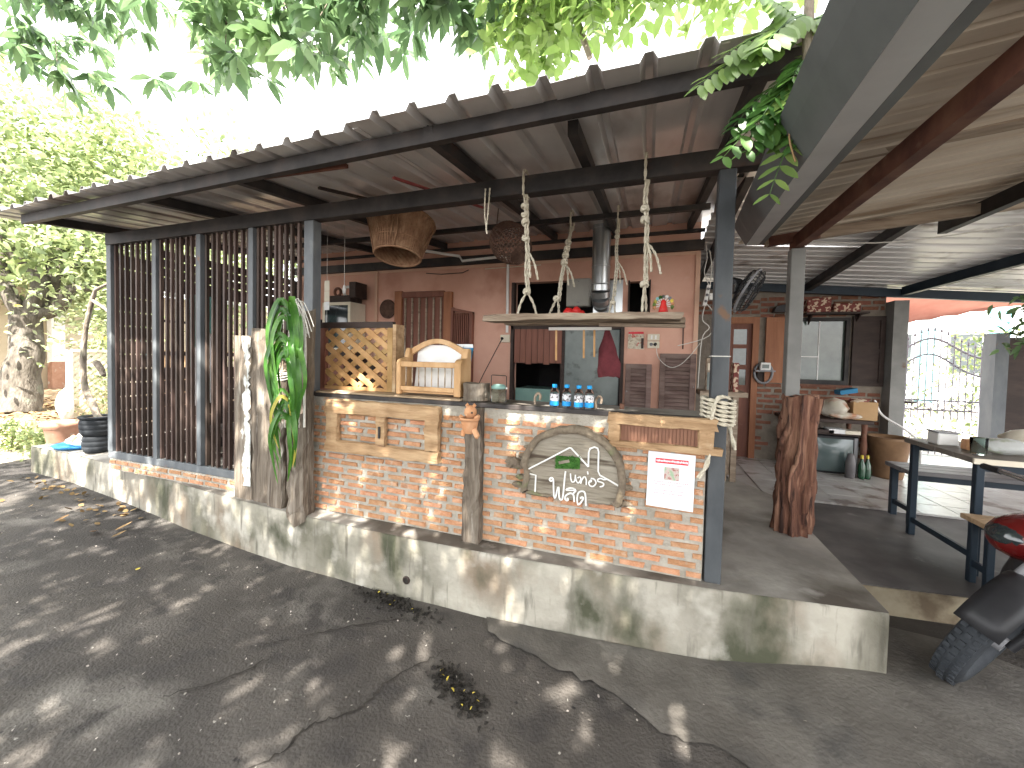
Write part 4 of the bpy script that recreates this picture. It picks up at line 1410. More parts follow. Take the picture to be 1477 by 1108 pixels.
for k in range(13):
    u = k / 12
    x = fx0 + .035 + (fx1 - .085 - fx0) * u
    arc.append((x, 1.56 + .085 * math.sin(PI * u), 1.600 + .070 * math.sin(PI * u) + (.0 if 0 < k < 12 else 0)))
m.prism([(x, a) for x, a, b in arc] + [(x, b + .01) for x, a, b in arc[::-1]], yb - .026, yb - .004, 'y')
m.build('arched_rail', 'honey_wood', t, .003)
for k in range(8):
    x = fx0 + .035 + (fx1 - fx0 - .085) * (k + .75) / 8.2
    MB().tube([(x, yf + .015, 1.345), (x, yf + .015, 1.478)], .0045, 7, cap=False).build('rod', 'plank_wood', t)
m = MB().prism([(-1.612, 1.32), (-1.262, 1.32), (-1.225, 1.635), (-1.578, 1.635)], 2.463, 2.471, 'y')
tag(m.build('paper_sheaf', 'white_cloth'), 'stack of white sheets standing in the magazine rack', 'papers')
m = MB().prism([(-1.44, 1.315), (-1.208, 1.315), (-1.15, 1.62), (-1.40, 1.62)], 2.474, 2.486, 'y')
tag(m.build('blue_folder', 'blue_card'), 'blue folder behind the white sheets in the rack', 'folder')
m = MB().prism([(-1.28, 1.56), (-1.155, 1.60), (-1.16, 1.645), (-1.30, 1.645)], 2.490, 2.494, 'y')
tag(m.build('loose_sheet', 'white_cloth'), 'loose white sheet sticking up behind the blue folder', 'paper')
tag(rough_plank(-1.125, -.985, 2.28, 2.40, 1.268, 1.385, 51, 2, 5, .004).build('wood_block', 'old_timber'), 'square weathered wood block on the counter right of the rack', 'block')
tag(rough_plank(-.985, -.935, 2.42, 2.47, 1.268, 1.36, 52, 2, 5, .003).build('wood_block', 'plank_wood'), 'thin wood offcut standing behind the square weathered block', 'block')
# ribbed jar with a wire bail
t = thing('glass_jar', 'ribbed glass jar with a tall wire handle on the counter', 'jar', (-.905, 2.35, CT))
rows = []
for z, r in ((0, .040), (.01, .046), (.07, .046), (.082, .040)):
    rows.append([(-.905 + (r + .0025 * (k % 2)) * math.cos(2 * PI * k / 28), 2.35 + (r + .0025 * (k % 2)) * math.sin(2 * PI * k / 28), CT + z) for k in range(29)])
MB().grid(rows).build('body', 'jar_glass', t)
MB().lathe([(.041, .083), (.048, .085), (.048, .10), (.036, .112), (0, .116)], (-.905, 2.35, CT), 20).build('lid', 'sea_green', t)
MB().tube([(-.957, 2.35, CT + .09), (-.957, 2.35, CT + .168), (-.950, 2.35, CT + .172), (-.862, 2.35, CT + .170), (-.853, 2.35, CT + .166), (-.853, 2.35, CT)], .0028, 5).build('wire_handle', 'beam_black', t)
MB().lathe([(0, -.008), (.008, 0), (0, .008)], (-.849, 2.345, CT + .09), 8).build('clasp', 'white_paint', t)

# water bottles
bt = None
BOT = [(-.535, 2.345, 'leftmost blue capped water bottle on the counter'), (-.462, 2.36, 'second blue capped water bottle from the left'),
       (-.385, 2.34, 'third blue capped water bottle from the left'), (-.325, 2.355, 'rightmost blue capped water bottle on the counter')]
for x, y, lab in BOT:
    if bt is None:
        bt = thing('water_bottle', lab, 'bottle', (x, y, CT - .011), 'water bottles on the counter')
        c = (x, y, CT - .011)
        MB().lathe([(0, .003), (.024, .002), (.0275, .008), (.0275, .085), (.026, .10), (.012, .122), (.0115, .130)], c, 18).build('body', 'clear_plastic', bt)
        MB().lathe([(.0283, .012), (.0283, .040)], c, 20).build('label_foot', 'label_blue', bt)
        MB().lathe([(.0283, .0402), (.0283, .082)], c, 20).build('label', 'label_white', bt)
        MB().lathe([(.0142, .121), (.0150, .124), (.0150, .139), (.013, .1415), (0, .1415)], c, 16).build('cap', 'blue_cap', bt)
    else:
        dup(bt, (x, y, CT - .011), None, lab).rotation_euler = (0, 0, x * 9)
for x, lab in ((-.66, 'curved pale wooden hook left of the water bottles'), (-.275, 'short pale wooden hook right of the water bottles')):
    m = MB().tube(smooth_path([(x - .018, 2.42, 1.258), (x - .02, 2.42, 1.305), (x, 2.42, 1.332), (x + .016, 2.42, 1.318), (x + .012, 2.42, 1.29)], 4), .0085, 8)
    tag(m.build('wooden_hook', 'plank_wood'), lab, 'hook')
tag(B(-.155, -.128, 2.46, 2.49, 1.258, 1.29).build('small_red_box', 'beam_rust', None, .003), 'tiny dark red box on the counter right of the bottles', 'box')

# ================================================================== ON AND BY THE PINK WALL
t = thing('glass_cabinet', 'small pale cabinet with a glass door high on the pink wall', 'cabinet', (-3.88, 4.2, 1.55))
B(-4.12, -3.66, 4.10, 4.385, 1.60, 1.64).build('base', 'cream', t)
B(-4.12, -3.66, 4.10, 4.385, 2.20, 2.24).build('top', 'cream', t)
B(-4.12, -4.08, 4.10, 4.385, 1.64, 2.20).build('side', 'cream', t)
B(-3.70, -3.66, 4.10, 4.385, 1.64, 2.20).build('side', 'cream', t)
B(-4.08, -3.70, 4.36, 4.385, 1.64, 2.20).build('back', 'box_grey', t)
B(-4.08, -3.70, 4.12, 4.36, 1.93, 1.945).build('shelf', 'cream', t)
B(-4.08, -3.70, 4.105, 4.11, 1.64, 2.20).build('glass_door', 'dark_glass', t)
tag(B(-3.96, -3.76, 4.18, 4.3, 1.95, 2.08).build('white_box', 'white_cloth'), 'white box inside the glass cabinet', 'box')
t = thing('cabinet_shelf', 'wooden cupboard carrying the glass cabinet behind the lattice', 'cupboard', (-3.9, 4.2, .4))
B(-4.5, -3.62, 4.0, 4.385, .40, 1.598).build('body', 'dark_wood', t)
B(-4.05, -3.66, 3.985, 3.998, .5, 1.5).build('door', 'red_door', t)
t = thing('dark_box', 'dark wooden box on top of the glass cabinet', 'box', (-3.87, 4.2, 2.24))
B(-4.02, -3.68, 4.12, 4.34, 2.242, 2.33).build('tray', 'dark_wood', t)
B(-3.70, -3.60, 4.12, 4.34, 2.30, 2.50).build('side_block', 'dark_wood', t)
for x, mt, rr_, lab in ((-3.96, 'beam_rust', .05, 'rusty ring standing on the dark box'), (-3.79, 'white_paint', .065, 'white rimmed ring standing on the dark box')):
    m = MB().tube([(x + rr_ * math.cos(a), 4.2, 2.39 + rr_ * math.sin(a)) for a in [2 * PI * k / 20 for k in range(20)]], .018, 8, closed=True)
    tag(m.build('ring', mt), lab, 'ring')
tag(B(-4.45, -4.16, 4.1, 4.38, 1.75, 2.02).build('wall_speaker', 'black_plastic', None, .01), 'dark boxy shape on the wall left of the glass cabinet', 'speaker')
t = thing('round_tray', 'round dark woven tray hung on the pink wall', 'tray', (-3.30, 4.38, 2.05))
Mx = Matrix.Rotation(PI / 2, 3, 'X')
MB().lathe([(0, .0), (.115, .0), (.115, .004)], (-3.30, 4.392, 2.175), 24, Mx).build('woven_face', 'bamboo_dark', t)
MB().tube([(-3.30 + .118 * math.cos(a), 4.385, 2.175 + .118 * math.sin(a)) for a in [2 * PI * k / 30 for k in range(30)]], .010, 6, closed=True).build('hoop', 'bamboo_dark', t)
m = MB()
t = thing('paper_strip', 'hanging strip of three cream cards beside the middle post', 'cards', (-2.565, 2.6, 1.92))
for k, (z0, z1) in enumerate(((2.085, 2.17), (1.998, 2.082), (1.925, 1.995))):
    B(-2.595, -2.542, 2.6, 2.603, z0, z1).build('card', 'cream' if k < 2 else 'white_cloth', t)
MB().tube([(-2.568, 2.602, 2.17), (-2.568, 2.602, 2.62)], .0015, 4).build('thread', 'string', t)
MB().tube([(-2.568, 2.602, 1.925), (-2.568, 2.602, 1.55)], .0015, 4).build('thread', 'string', t)
t = thing('pull_switch', 'white pull switch hanging on a long cord in front of the pink wall', 'switch', (-2.66, 2.9, 2.12))
MB().tube([(-2.66, 2.9, 2.19), (-2.66, 2.9, 2.74)], .003, 5).build('cord', 'string', t)
MB().lathe([(0, 0), (.014, .005), (.017, .04), (.008, .075), (0, .08)], (-2.66, 2.9, 2.115), 10).build('switch_body', 'white_paint', t)
t = thing('conduit_pipe', 'white plastic conduit running under the rear beam and down the pink wall', 'pipe', (-1.6, 4.33, 1.9))
MB().tube([(-2.75, 3.8, 2.80), (-2.22, 4.33, 2.79), (-2.18, 4.33, 2.73), (-1.66, 4.33, 2.75), (-1.61, 4.34, 2.73), (-1.60, 4.37, 2.66), (-1.595, 4.378, 1.86)], .017, 8).build('pipe', 'white_paint', t)
MB().tube([(-1.9, 4.385, 2.63), (-1.2, 4.385, 2.64)], .006, 6).build('cable', 'cream', t)
MB().tube([(-2.72, 4.39, 2.62), (-2.5, 4.385, 2.595), (-2.2, 4.385, 2.60), (-2.12, 4.385, 2.63)], .005, 6).build('loose_cable', 'beam_black', t)
t = thing('wall_socket', 'small cream wall socket left of the serving window', 'socket', (-1.62, 4.385, 1.74))
B(-1.68, -1.56, 4.375, 4.398, 1.745, 1.835).build('plate', 'cream', t, .004)
MB().tube(smooth_path([(-1.65, 4.36, 1.79), (-1.70, 4.2, 1.7), (-1.72, 3.4, 1.50), (-1.02, 2.5, 1.40)], 4) if 0 else [(-1.65, 4.365, 1.79), (-1.86, 4.30, 1.35), (-1.9, 4.28, 1.25)], .005, 5).build('cord', 'black_plastic', t)
MB().lathe([(0, -.015), (.016, -.01), (.016, .01), (0, .015)], (-1.65, 4.362, 1.79), 8, Mx).build('plug', 'black_plastic', t)
t = thing('double_socket', 'cream double switch and socket plates right of the picture', 'socket', (.05, 4.385, 1.69))
B(-.012, .108, 4.375, 4.398, 1.775, 1.845).build('switch_plate', 'cream', t, .004)
B(-.012, .108, 4.375, 4.398, 1.695, 1.768).build('socket_plate', 'cream', t, .004)
for x in (.03, .07):
    B(x - .008, x + .008, 4.370, 4.376, 1.79, 1.83).build('rocker', 'white_paint', t)
    MB().lathe([(0, -.012), (.018, -.008), (.018, .008), (0, .012)], (x - .003, 4.368, 1.735), 10, Mx).build('plug', 'black_plastic' if x > .05 else 'grey_plastic', t)
MB().tube(smooth_path([(.075, 4.36, 1.73), (.10, 4.34, 1.60), (.20, 4.325, 1.505), (.30, 4.325, 1.52), (.40, 4.33, 1.62), (.49, 4.33, 1.75)], 5), .0035, 5).build('cable', 'string', t)
t = thing('framed_picture', 'small unframed picture print on the pink wall under the shelf', 'picture', (-.13, 4.39, 1.68))
MB().prism([(-.212, 1.69), (-.045, 1.68), (-.05, 1.865), (-.206, 1.875)], 4.385, 4.398, 'y').build('print', 'picture_print', t)
B(-.206, -.052, 4.379, 4.384, 1.845, 1.868).build('red_border', 'red_print', t)
B(-.075, -.05, 4.378, 4.384, 1.69, 1.80).build('dark_border', 'dark_wood', t)
t = thing('vent_box', 'grey metal meter box in the top of the serving window', 'box', (-.75, 4.4, 2.13))
B(-.885, -.625, 4.34, 4.46, 2.15, 2.455).build('body', 'box_grey', t, .006)
B(-.875, -.635, 4.332, 4.339, 2.16, 2.445).build('door', 'box_grey', t, .004)
MB().lathe([(0, -.006), (.012, 0), (0, .006)], (-.75, 4.33, 2.19), 8).build('knob', 'grey_plastic', t)
MB().lathe([(0, -.006), (.010, 0), (0, .006)], (-.75, 4.33, 2.42), 8).build('knob', 'grey_plastic', t)
tag(B(-.60, -.262, 4.43, 4.455, 2.03, 2.44).build('metal_sheet', 'galvanised', None, .003), 'flat metal sheet behind the exhaust duct', 'sheet')
t = thing('exhaust_duct', 'galvanised exhaust duct with a curved elbow rising through the roof', 'duct', (-.48, 4.2, 2.1))
dx = -.487
MB().tube([(dx, 4.12, 2.33), (dx, 4.12, 2.52), (dx, 4.12, 2.98)], .092, 24).build('pipe', 'galvanised', t)
el = [(dx, 4.12, 2.33), (dx, 4.125, 2.27), (dx, 4.15, 2.215), (dx, 4.20, 2.175), (dx + .0, 4.27, 2.16), (dx, 4.40, 2.16)]
for k, (a, b) in enumerate(zip(el, el[1:])):
    MB().tube([a, b], .094 + .001 * (k % 2), 24).build('elbow_gore', 'galvanised', t)
for z in (2.335, 2.515, 2.90):
    MB().tube([(dx + .093 * math.cos(a), 4.12 + .093 * math.sin(a), z) for a in [2 * PI * k / 24 for k in range(24)]], .004, 5, closed=True).build('seam', 'gutter_pale', t)
t = thing('power_strip', 'white power strip hanging at the right end of the pink wall', 'power strip', (.53, 4.3, 2.12))
MB().bar((.512, 4.3, 2.12), (.545, 4.3, 2.32), .03, .06, (0, 1, 0)).build('strip', 'white_paint', t)
for q in range(3):
    MB().lathe([(0, -.003), (.014, 0), (0, .003)], (.518 + .01 * q, 4.262, 2.16 + .06 * q), 8, Mx).build('outlet', 'grey_plastic', t)
B(.555, .585, 4.29, 4.32, 2.18, 2.24).build('adapter', 'white_paint', t)
for q, pts in enumerate(([(.545, 4.3, 2.32), (.50, 4.3, 2.45), (.52, 4.3, 2.6), (.50, 4.3, 2.75)], [(.555, 4.3, 2.3), (.56, 4.28, 2.5), (.54, 4.3, 2.66)],
                         [(.515, 4.3, 2.12), (.50, 4.3, 1.98), (.56, 4.28, 1.90), (.50, 4.3, 1.78), (.48, 4.3, 1.3)], [(.53, 4.3, 2.14), (.60, 4.28, 2.02), (.56, 4.28, 1.82), (.28, 4.3, 1.72)])):
    MB().tube(smooth_path(pts, 5), .0045, 5).build('cable', 'string', t)
m = MB().tube([(.33, 4.385, 2.0), (.335, 4.385, 1.69)], .006, 5)
tag(m.build('wall_hook_rod', 'dark_wood'), 'thin dark rod hung on the pink wall above the tall louvre', 'rod')

# ================================================================== DINING CORNER behind the screen
def bench_like(nm, lab, cat, x0, x1, y0, y1, zt, th, mt, leg='dark_wood', z0=.39, lw=.06, stretch=True, grp=None, slats=3):
    t = thing(nm, lab, cat, ((x0 + x1) / 2, (y0 + y1) / 2, z0), grp)
    for k in range(slats):
        a = y0 + (y1 - y0) * k / slats
        b = y0 + (y1 - y0) * (k + 1) / slats - .006
        B(x0, x1, a, b, zt - th, zt).build('top_board', mt, t, .003)
    for x in (x0 + .03, x1 - .03 - lw):
        for y in (y0 + .02, y1 - .02 - lw):
            B(x, x + lw, y, y + lw, z0, zt - th - .001).build('leg', leg, t, .003)
    if stretch:
        for y in (y0 + .02 + lw * .25, y1 - .02 - lw * .75):
            B(x0 + .03 + lw, x1 - .03 - lw, y, y + lw * .5, zt - th - .05, zt - th - .003).build('apron_rail', leg, t)
        for x in (x0 + .03 + lw * .25, x1 - .03 - lw * .75):
            B(x, x + lw * .5, y0 + .02 + lw, y1 - .02 - lw, z0 + .10, z0 + .14).build('stretcher', leg, t)
    return t


bench_like('dining_table', 'dark wooden dining table behind the slatted screen', 'table', -4.1, -2.75, 3.0, 3.65, 1.13, .05, 'dark_wood')
bench_like('dining_bench', 'dark wooden bench in front of the dining table behind the screen', 'bench', -4.1, -2.8, 2.58, 2.86, .82, .04, 'dark_wood')
bench_like('side_table', 'low table with a pale top inside the dining corner', 'table', -3.35, -2.7, 2.6, 2.95, .80, .03, 'bench_top') if 0 else None
tag(B(-3.25, -2.75, 2.62, 2.84, .822, .835).build('pale_tray', 'bench_top', None, .004), 'pale tray lying on the dining bench', 'tray')
m = MB()
rd = random.Random(14)
rows = []
for z, a in ((1.80, .02), (1.72, .06), (1.5, .09), (1.2, .10), (.98, .12)):
    rows.append([(-4.62 + a * 1.3 * math.cos(q) + rd.uniform(-.02, .02), 2.95 + a * math.sin(q), z + rd.uniform(-.02, .02)) for q in [2 * PI * k / 14 for k in range(15)]])
    rows[-1][-1] = rows[-1][0]
m.grid(rows)
tag(m.build('draped_cloth', 'white_cloth'), 'white cloth hanging at the far left behind the slatted screen', 'cloth')
for k, (x, lab) in enumerate(((-4.05, 'left dark high-backed chair beyond the dining table'), (-3.45, 'right dark high-backed chair beyond the dining table'))):
    t = thing('wooden_chair', lab, 'chair', (x, 3.9, .39), 'chairs in the dining corner')
    B(x - .22, x + .22, 3.72, 4.12, .80, .84).build('seat', 'dark_wood', t)
    for xx in (-.2, .16):
        B(x + xx, x + xx + .04, 3.74, 3.78, .39, .80).build('leg', 'dark_wood', t)
        B(x + xx, x + xx + .04, 4.06, 4.10, .39, 1.45).build('rear_leg', 'dark_wood', t)
    for z in (1.02, 1.18, 1.34):
        B(x - .16, x + .16, 4.07, 4.09, z, z + .08).build('back_slat', 'dark_wood', t)

# ================================================================== RIGHT SIDE: STUMP POST, LOW ROOF WITH GUTTER
t = thing('wooden_stump', 'deeply grooved reddish brown tree stump on the plinth corner under the steel column', 'stump', (.99, 3.19, .39))
rd = random.Random(31)
NA = 72
fl = [0.0] * NA
for k in range(NA):
    a = 2 * PI * k / NA
    fl[k] = .018 * math.sin(7 * a + 1.1) + .012 * math.sin(13 * a + .3) + .008 * math.sin(21 * a + 2)
rows = []
for i in range(27):
    u = i / 26
    z = .385 + .955 * u
    r = []
    for k in range(NA + 1):
        a = 2 * PI * (k % NA) / NA
        kk = (k + int(2.5 * math.sin(u * 5) + 1.5 * math.sin(u * 11 + k * .2))) % NA
        rad = .098 + fl[kk] * (1 + .3 * math.sin(u * 7 + a)) + .006 * math.sin(u * 23 + 3 * a) - .004 * u
        r.append((.975 + .03 * u + rad * math.cos(a), 3.19 + rad * .9 * math.sin(a), z + (.012 * math.sin(3 * a) if i == 26 else 0)))
    rows.append(r)
m = MB().grid(rows)
m.add(rows[-1][:-1], [tuple(range(NA))])
m.build('trunk', 'stump_wood', t)
t = thing('steel_column', 'grey square steel column rising from the grooved stump', 'post', (.955, 3.22, 1.34))
B(.908, .992, 3.18, 3.262, 1.335, 2.352).build('shaft', 'post_grey', t, .004)

lr = thing('low_roof', 'low beige corrugated sheet roof with a deep dark gutter at the right', 'roof', (1.6, 1.8, 2.4))
gd = Vector((.1023, 1.0, .1089))
ga = lambda p, y: (p[0] + gd.x * (y - 3.17), y, p[2] + gd.z * (y - 3.17))
pA, pB, pC, pD = (.578, 0, 2.476), (.629, 0, 2.389), (.752, 0, 2.385), (.775, 0, 2.47)


def gutter_face(p, q, nm, mt, y0=3.17, y1=-.6):
    a, b, c, d = ga(p, y0), ga(q, y0), ga(q, y1), ga(p, y1)
    o = MB().add([a, b, c, d], [(0, 1, 2, 3)]).build(nm, mt, lr)
    sd = o.modifiers.new('thick', 'SOLIDIFY')
    sd.thickness = .003
    return o


gutter_face((.55, 0, 2.53), pA, 'gutter_lip', 'gutter_dark')
gutter_face(pA, pB, 'gutter_side', 'gutter_dark')
gutter_face(pB, (.705, 0, 2.387), 'gutter_bottom', 'gutter_pale')  # lighter strip: light thrown up from the ground, put into its colour
gutter_face((.7055, 0, 2.3865), (.737, 0, 2.39), 'gutter_bottom', 'gutter_dark')
gutter_face((.7375, 0, 2.391), pD, 'gutter_side', 'gutter_dark')
MB().add([ga(pA, 3.172), ga(pB, 3.172), ga((.74, 0, 2.386), 3.172), ga(pD, 3.172)], [(0, 1, 2, 3)]).build('gutter_end', 'beam_rust', lr)
B_ = lambda *a: MB().bar(*a)
zl = lambda x: 2.478 + .11 * (x - .95)
for k in range(5):
    y0, y1 = -.9 + .84 * k, -.9 + .84 * (k + 1) + .03
    if k == 4:
        y1 = 3.30
    m = MB()
    corrug(m, y0, y1, .09, .013, .012, lambda a, b, k=k: zl(b) + .004 * (k % 2) + .008 * math.sin(b * 2 + k), [.60 + .3 * i for i in range(12)], True, k)
    m.build('roof_sheet', 'beige_sheet', lr)
B_((.955, 3.30, 2.402), (.955, -.6, 2.412), .055, .09).build('rafter', 'beam_rust', lr)
m = B_((.76, 3.245, 2.425), (4.0, 3.245, 2.745), .045, .065)
m.build('cross_beam', 'plank_wood', lr)
B_((.78, 3.245, 2.425), (1.08, 3.245, 2.458), .049, .068).build('beam_end', 'beam_rust', lr)
B_((1.92, 3.6, 2.54), (1.92, .2, 2.50), .05, .09).build('rafter', 'beam_black', lr)
B_((.62, 2.12, 2.452), (3.6, 2.12, 2.745), .085, .022, (-.11, 0, 1)).build('purlin', 'plank_wood', lr)
m = MB()
m.tube(smooth_path([(1.02, 3.22, 2.40), (1.5, 3.21, 2.36), (2.2, 3.2, 2.43)], 5), .004, 5)
tag(m.build('wire', 'string'), 'thin pale wire slung under the cross beam of the low roof', 'wire')

# rear roof over the tiled floor
rr_ = thing('rear_roof', 'bright silver corrugated roof over the tiled floor at the back right', 'roof', (2.8, 4.8, 2.5))
zf = lambda x, y: 2.60 - .085 * (x - 1.9) - .07 * (y - 6)
for k in range(4):
    m = MB()
    y0 = 3.05 + .8 * k
    corrug(m, y0, min(y0 + .82, 6.25), .15, .024, .05, lambda a, b, k=k: zf(b, a) + .003 * (k % 2), [.5 + .8 * i for i in range(8)], True, 40 + k)
    m.build('roof_sheet', 'roof_metal_bright', rr_)
B_((.5, 6.0, zf(.5, 6) - .075), (6.1, 6.0, zf(6.1, 6) - .075), .06, .10).build('wall_beam', 'steel_navy', rr_)
B_((1.9, 6.0, zf(1.9, 6) - .055), (1.9, 3.3, zf(1.9, 3.3) - .055), .06, .09).build('rafter', 'beam_black', rr_)
B_((2.86, 5.95, zf(2.86, 5.95) - .06), (3.35, 3.3, zf(3.35, 3.3) - .06), .06, .10).build('rafter', 'steel_navy', rr_)
B_((.62, 6.0, zf(.62, 6) - .055), (.62, 3.1, zf(.62, 3.1) - .055), .05, .08).build('rafter', 'beam_black', rr_)
B_((.5, 3.12, zf(.5, 3.12) - .03), (6.1, 3.12, zf(6.1, 3.12) - .03), .05, .05).build('purlin', 'beam_black', rr_)

# ================================================================== BRICK HOUSE WALL at the back right
hy = 6.10
bw = thing('brick_house_wall', 'reddish brick house wall with a glazed door and window behind the tiled floor', 'brick wall', (1.8, 6.15, .25))
DO, WI = (.85, 1.40, .25, 2.20), (1.84, 2.405, 1.31, 2.17)
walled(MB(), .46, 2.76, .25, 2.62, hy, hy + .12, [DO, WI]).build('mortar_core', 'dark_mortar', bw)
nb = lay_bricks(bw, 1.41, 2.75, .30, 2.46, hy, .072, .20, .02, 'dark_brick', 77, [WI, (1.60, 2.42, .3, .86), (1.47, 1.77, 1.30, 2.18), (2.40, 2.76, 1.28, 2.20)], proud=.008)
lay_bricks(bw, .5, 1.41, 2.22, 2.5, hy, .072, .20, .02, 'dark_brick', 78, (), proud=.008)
dr = bpy.data.objects.new('glazed_door', None)
d0 = B(.86, .93, hy - .03, hy + .05, .26, 2.19).build('door_jamb', 'orange_door', bw)
B(1.33, 1.405, hy - .03, hy + .05, .26, 2.19).build('door_jamb', 'orange_door', bw)
B(.93, 1.33, hy - .03, hy + .05, 2.10, 2.19).build('door_head', 'orange_door', bw)
dl = walled(MB(), .93, 1.33, .26, 2.10, hy + .02, hy + .05, [(1.11, 1.275, 1.82, 2.03), (1.11, 1.275, 1.54, 1.765), (1.11, 1.275, 1.26, 1.475), (.96, 1.07, 1.82, 2.03), (.96, 1.07, 1.54, 1.765), (.96, 1.07, 1.26, 1.475)])
dlo = dl.build('door_leaf', 'red_door', bw)
for x0, x1 in ((1.11, 1.275), (.96, 1.07)):
    for z0, z1 in ((1.82, 2.03), (1.54, 1.765), (1.26, 1.475)):
        B(x0, x1, hy + .033, hy + .037, z0, z1).build('pane', 'window_mirror', dlo) if 0 else inst('pane', B(x0 - x0, x1 - x0, 0, .004, 0, z1 - z0).mesh('pane', 'window_mirror', (0, 0, 0)), dlo, Matrix.Translation((0, 0, 0))) if 0 else None
ORG[dlo.name] = ORG[bw.name]
for x0, x1 in ((1.11, 1.275), (.96, 1.07)):
    for z0, z1 in ((1.82, 2.03), (1.54, 1.765), (1.26, 1.475)):
        B(x0, x1, hy + .033, hy + .037, z0, z1).build('pane', 'window_mirror', dlo)
for z0, z1 in ((.36, .72), (.80, 1.18)):
    B(1.0, 1.26, hy + .008, hy + .0195, z0, z1).build('door_panel', 'red_door', dlo)
bpy.data.objects.remove(dr)
wf = walled(MB(), WI[0], WI[1], WI[2], WI[3], hy - .02, hy + .06, [(1.875, 2.365, 1.365, 2.13)]).build('window_frame', 'beam_black', bw)
ORG[wf.name] = ORG[bw.name]
B(1.875, 2.365, hy + .03, hy + .035, 1.365, 2.13).build('pane', 'window_mirror', wf)
B(2.09, 2.10, hy + .022, hy + .029, 1.365, 2.13).build('glazing_bar', 'white_paint', wf)
B(1.875, 2.09, hy + .022, hy + .029, 1.66, 1.67).build('glazing_bar', 'white_paint', wf)
B(1.875, 2.365, hy + .005, hy + .029, 1.345, 1.364).build('glazing_bar', 'white_paint', wf)
B(1.80, 2.44, hy - .05, hy - .001, 1.275, 1.308).build('window_sill', 'beam_rust', bw)
for x0, x1, mt in ((1.48, 1.755, 'orange_door'), (2.425, 2.75, 'dark_wood')):
    s = walled(MB(), x0, x1, 1.31, 2.18, hy - .05, hy - .01, [(x0 + .05, x1 - .05, 1.36, 1.72), (x0 + .05, x1 - .05, 1.77, 2.13)]).build('shutter', mt, bw)
    ORG[s.name] = ORG[bw.name]
    B(x0 + .05, x1 - .05, hy - .036, hy - .02, 1.36, 1.72).build('shutter_panel', mt, s)
    B(x0 + .05, x1 - .05, hy - .036, hy - .02, 1.77, 2.13).build('shutter_panel', mt, s)
B(2.76, 2.90, 5.92, 6.22, .25, 2.35).build('corner_column', 'post_grey', bw)
sh = thing('wall_shelf', 'narrow wall shelf above the house window', 'shelf', (2.2, 6.0, 2.2))
B(1.88, 2.52, 5.9, 6.09, 2.20, 2.222).build('board', 'dark_wood', sh)
for x in (1.95, 2.45):
    MB().prism([(5.95, 2.199), (6.09, 2.199), (6.09, 2.08)], x, x + .015, 'x').build('bracket', 'dark_wood', sh)
mk('crate_print', (.16, .035, .028), (.55, .42, .30), scale=24, rough=.6, detail=1, lo=.52, hi=.56)
mk('crate_print_pale', (.50, .40, .30), (.18, .045, .035), scale=20, rough=.6, detail=1, lo=.5, hi=.54)
for x0, x1, z1, rz, lab in ((1.885, 2.14, 2.385, .0, 'tilted dark red patterned box, left one on the wall shelf'), (2.17, 2.44, 2.33, 0, 'flatter dark red patterned box, right one on the wall shelf')):
    b_ = B(x0, x1, 5.92, 6.08, 2.223, z1)
    if x0 < 2:
        b_.v = [(x, y, z + (.03 * (x - x0) / .25 - .0 if z > 2.23 else 0)) for x, y, z in b_.v]
    tag(b_.build('patterned_box', 'crate_print', None, .01), lab, 'box', 'patterned boxes on the wall shelf')
t = thing('wall_lamp', 'black boxy lamp with a white bulb on the wall beside the door', 'lamp', (1.62, 6.0, 2.23))
MB().prism([(1.56, 2.31), (1.72, 2.36), (1.74, 2.24), (1.54, 2.24)], 5.96, 6.09, 'y').build('housing', 'black_plastic', t)
MB().lathe([(0, -.03), (.03, -.01), (.026, .03), (0, .045)], (1.69, 5.99, 2.215), 10).build('bulb', 'white_paint', t)
t = thing('oval_bracket', 'grey oval bracket on the wall holding a small white clock', 'bracket', (1.47, 6.03, 1.32))
Mx = Matrix.Rotation(PI / 2, 3, 'X')
pts = [(1.465 + .105 * math.cos(a), 6.05, 1.445 + .145 * (math.sin(a) if math.sin(a) < 0 else math.sin(a) * .85)) for a in [2 * PI * k / 28 for k in range(28)]]
MB().tube(pts, .016, 8, closed=True).build('oval_ring', 'grey_plastic', t)
B(1.35, 1.58, 5.95, 6.09, 1.455, 1.475).build('shelf', 'grey_plastic', t)
MB().prism([(p[0], p[2]) for p in pts if p[2] < 1.455], 6.07, 6.085, 'y').build('back_plate', 'dark_wood', t)
t = thing('table_clock', 'little white digital clock standing on the oval bracket', 'clock', (1.465, 6.0, 1.475))
B(1.41, 1.53, 5.97, 6.03, 1.476, 1.575).build('case', 'white_paint', t, .006)
B(1.43, 1.51, 5.964, 5.969, 1.50, 1.55).build('display', 'grey_panel', t)

# wooden stand by the passage
t = thing('wooden_stand', 'pale wooden stand with a projecting top in the passage by the right post', 'stand', (.70, 4.42, .39))
B(.50, .92, 4.28, 4.62, 1.225, 1.272).build('top', 'plank_wood', t, .003)
B(.795, .845, 4.30, 4.345, .391, 1.224).build('leg', 'plank_wood', t)
B(.715, .765, 4.30, 4.345, .391, 1.224).build('leg', 'plank_wood', t)
B(.51, .713, 4.31, 4.33, .55, 1.224).build('panel', 'cream', t)
B(.80, .845, 4.56, 4.60, .391, 1.224).build('leg', 'plank_wood', t)
t = thing('radio', 'narrow upright radio with a speckled front on the wooden stand', 'radio', (.6, 4.36, 1.272))
B(.555, .635, 4.33, 4.40, 1.273, 1.60).build('case', 'plank_wood', t, .004)
B(.565, .625, 4.324, 4.329, 1.285, 1.46).build('grille', 'grey_panel', t)
B(.57, .62, 4.324, 4.329, 1.48, 1.55).build('dial', 'cream', t)
t = thing('upright_box', 'upright reddish box behind the right steel post on the stand', 'box', (.83, 4.42, 1.272))
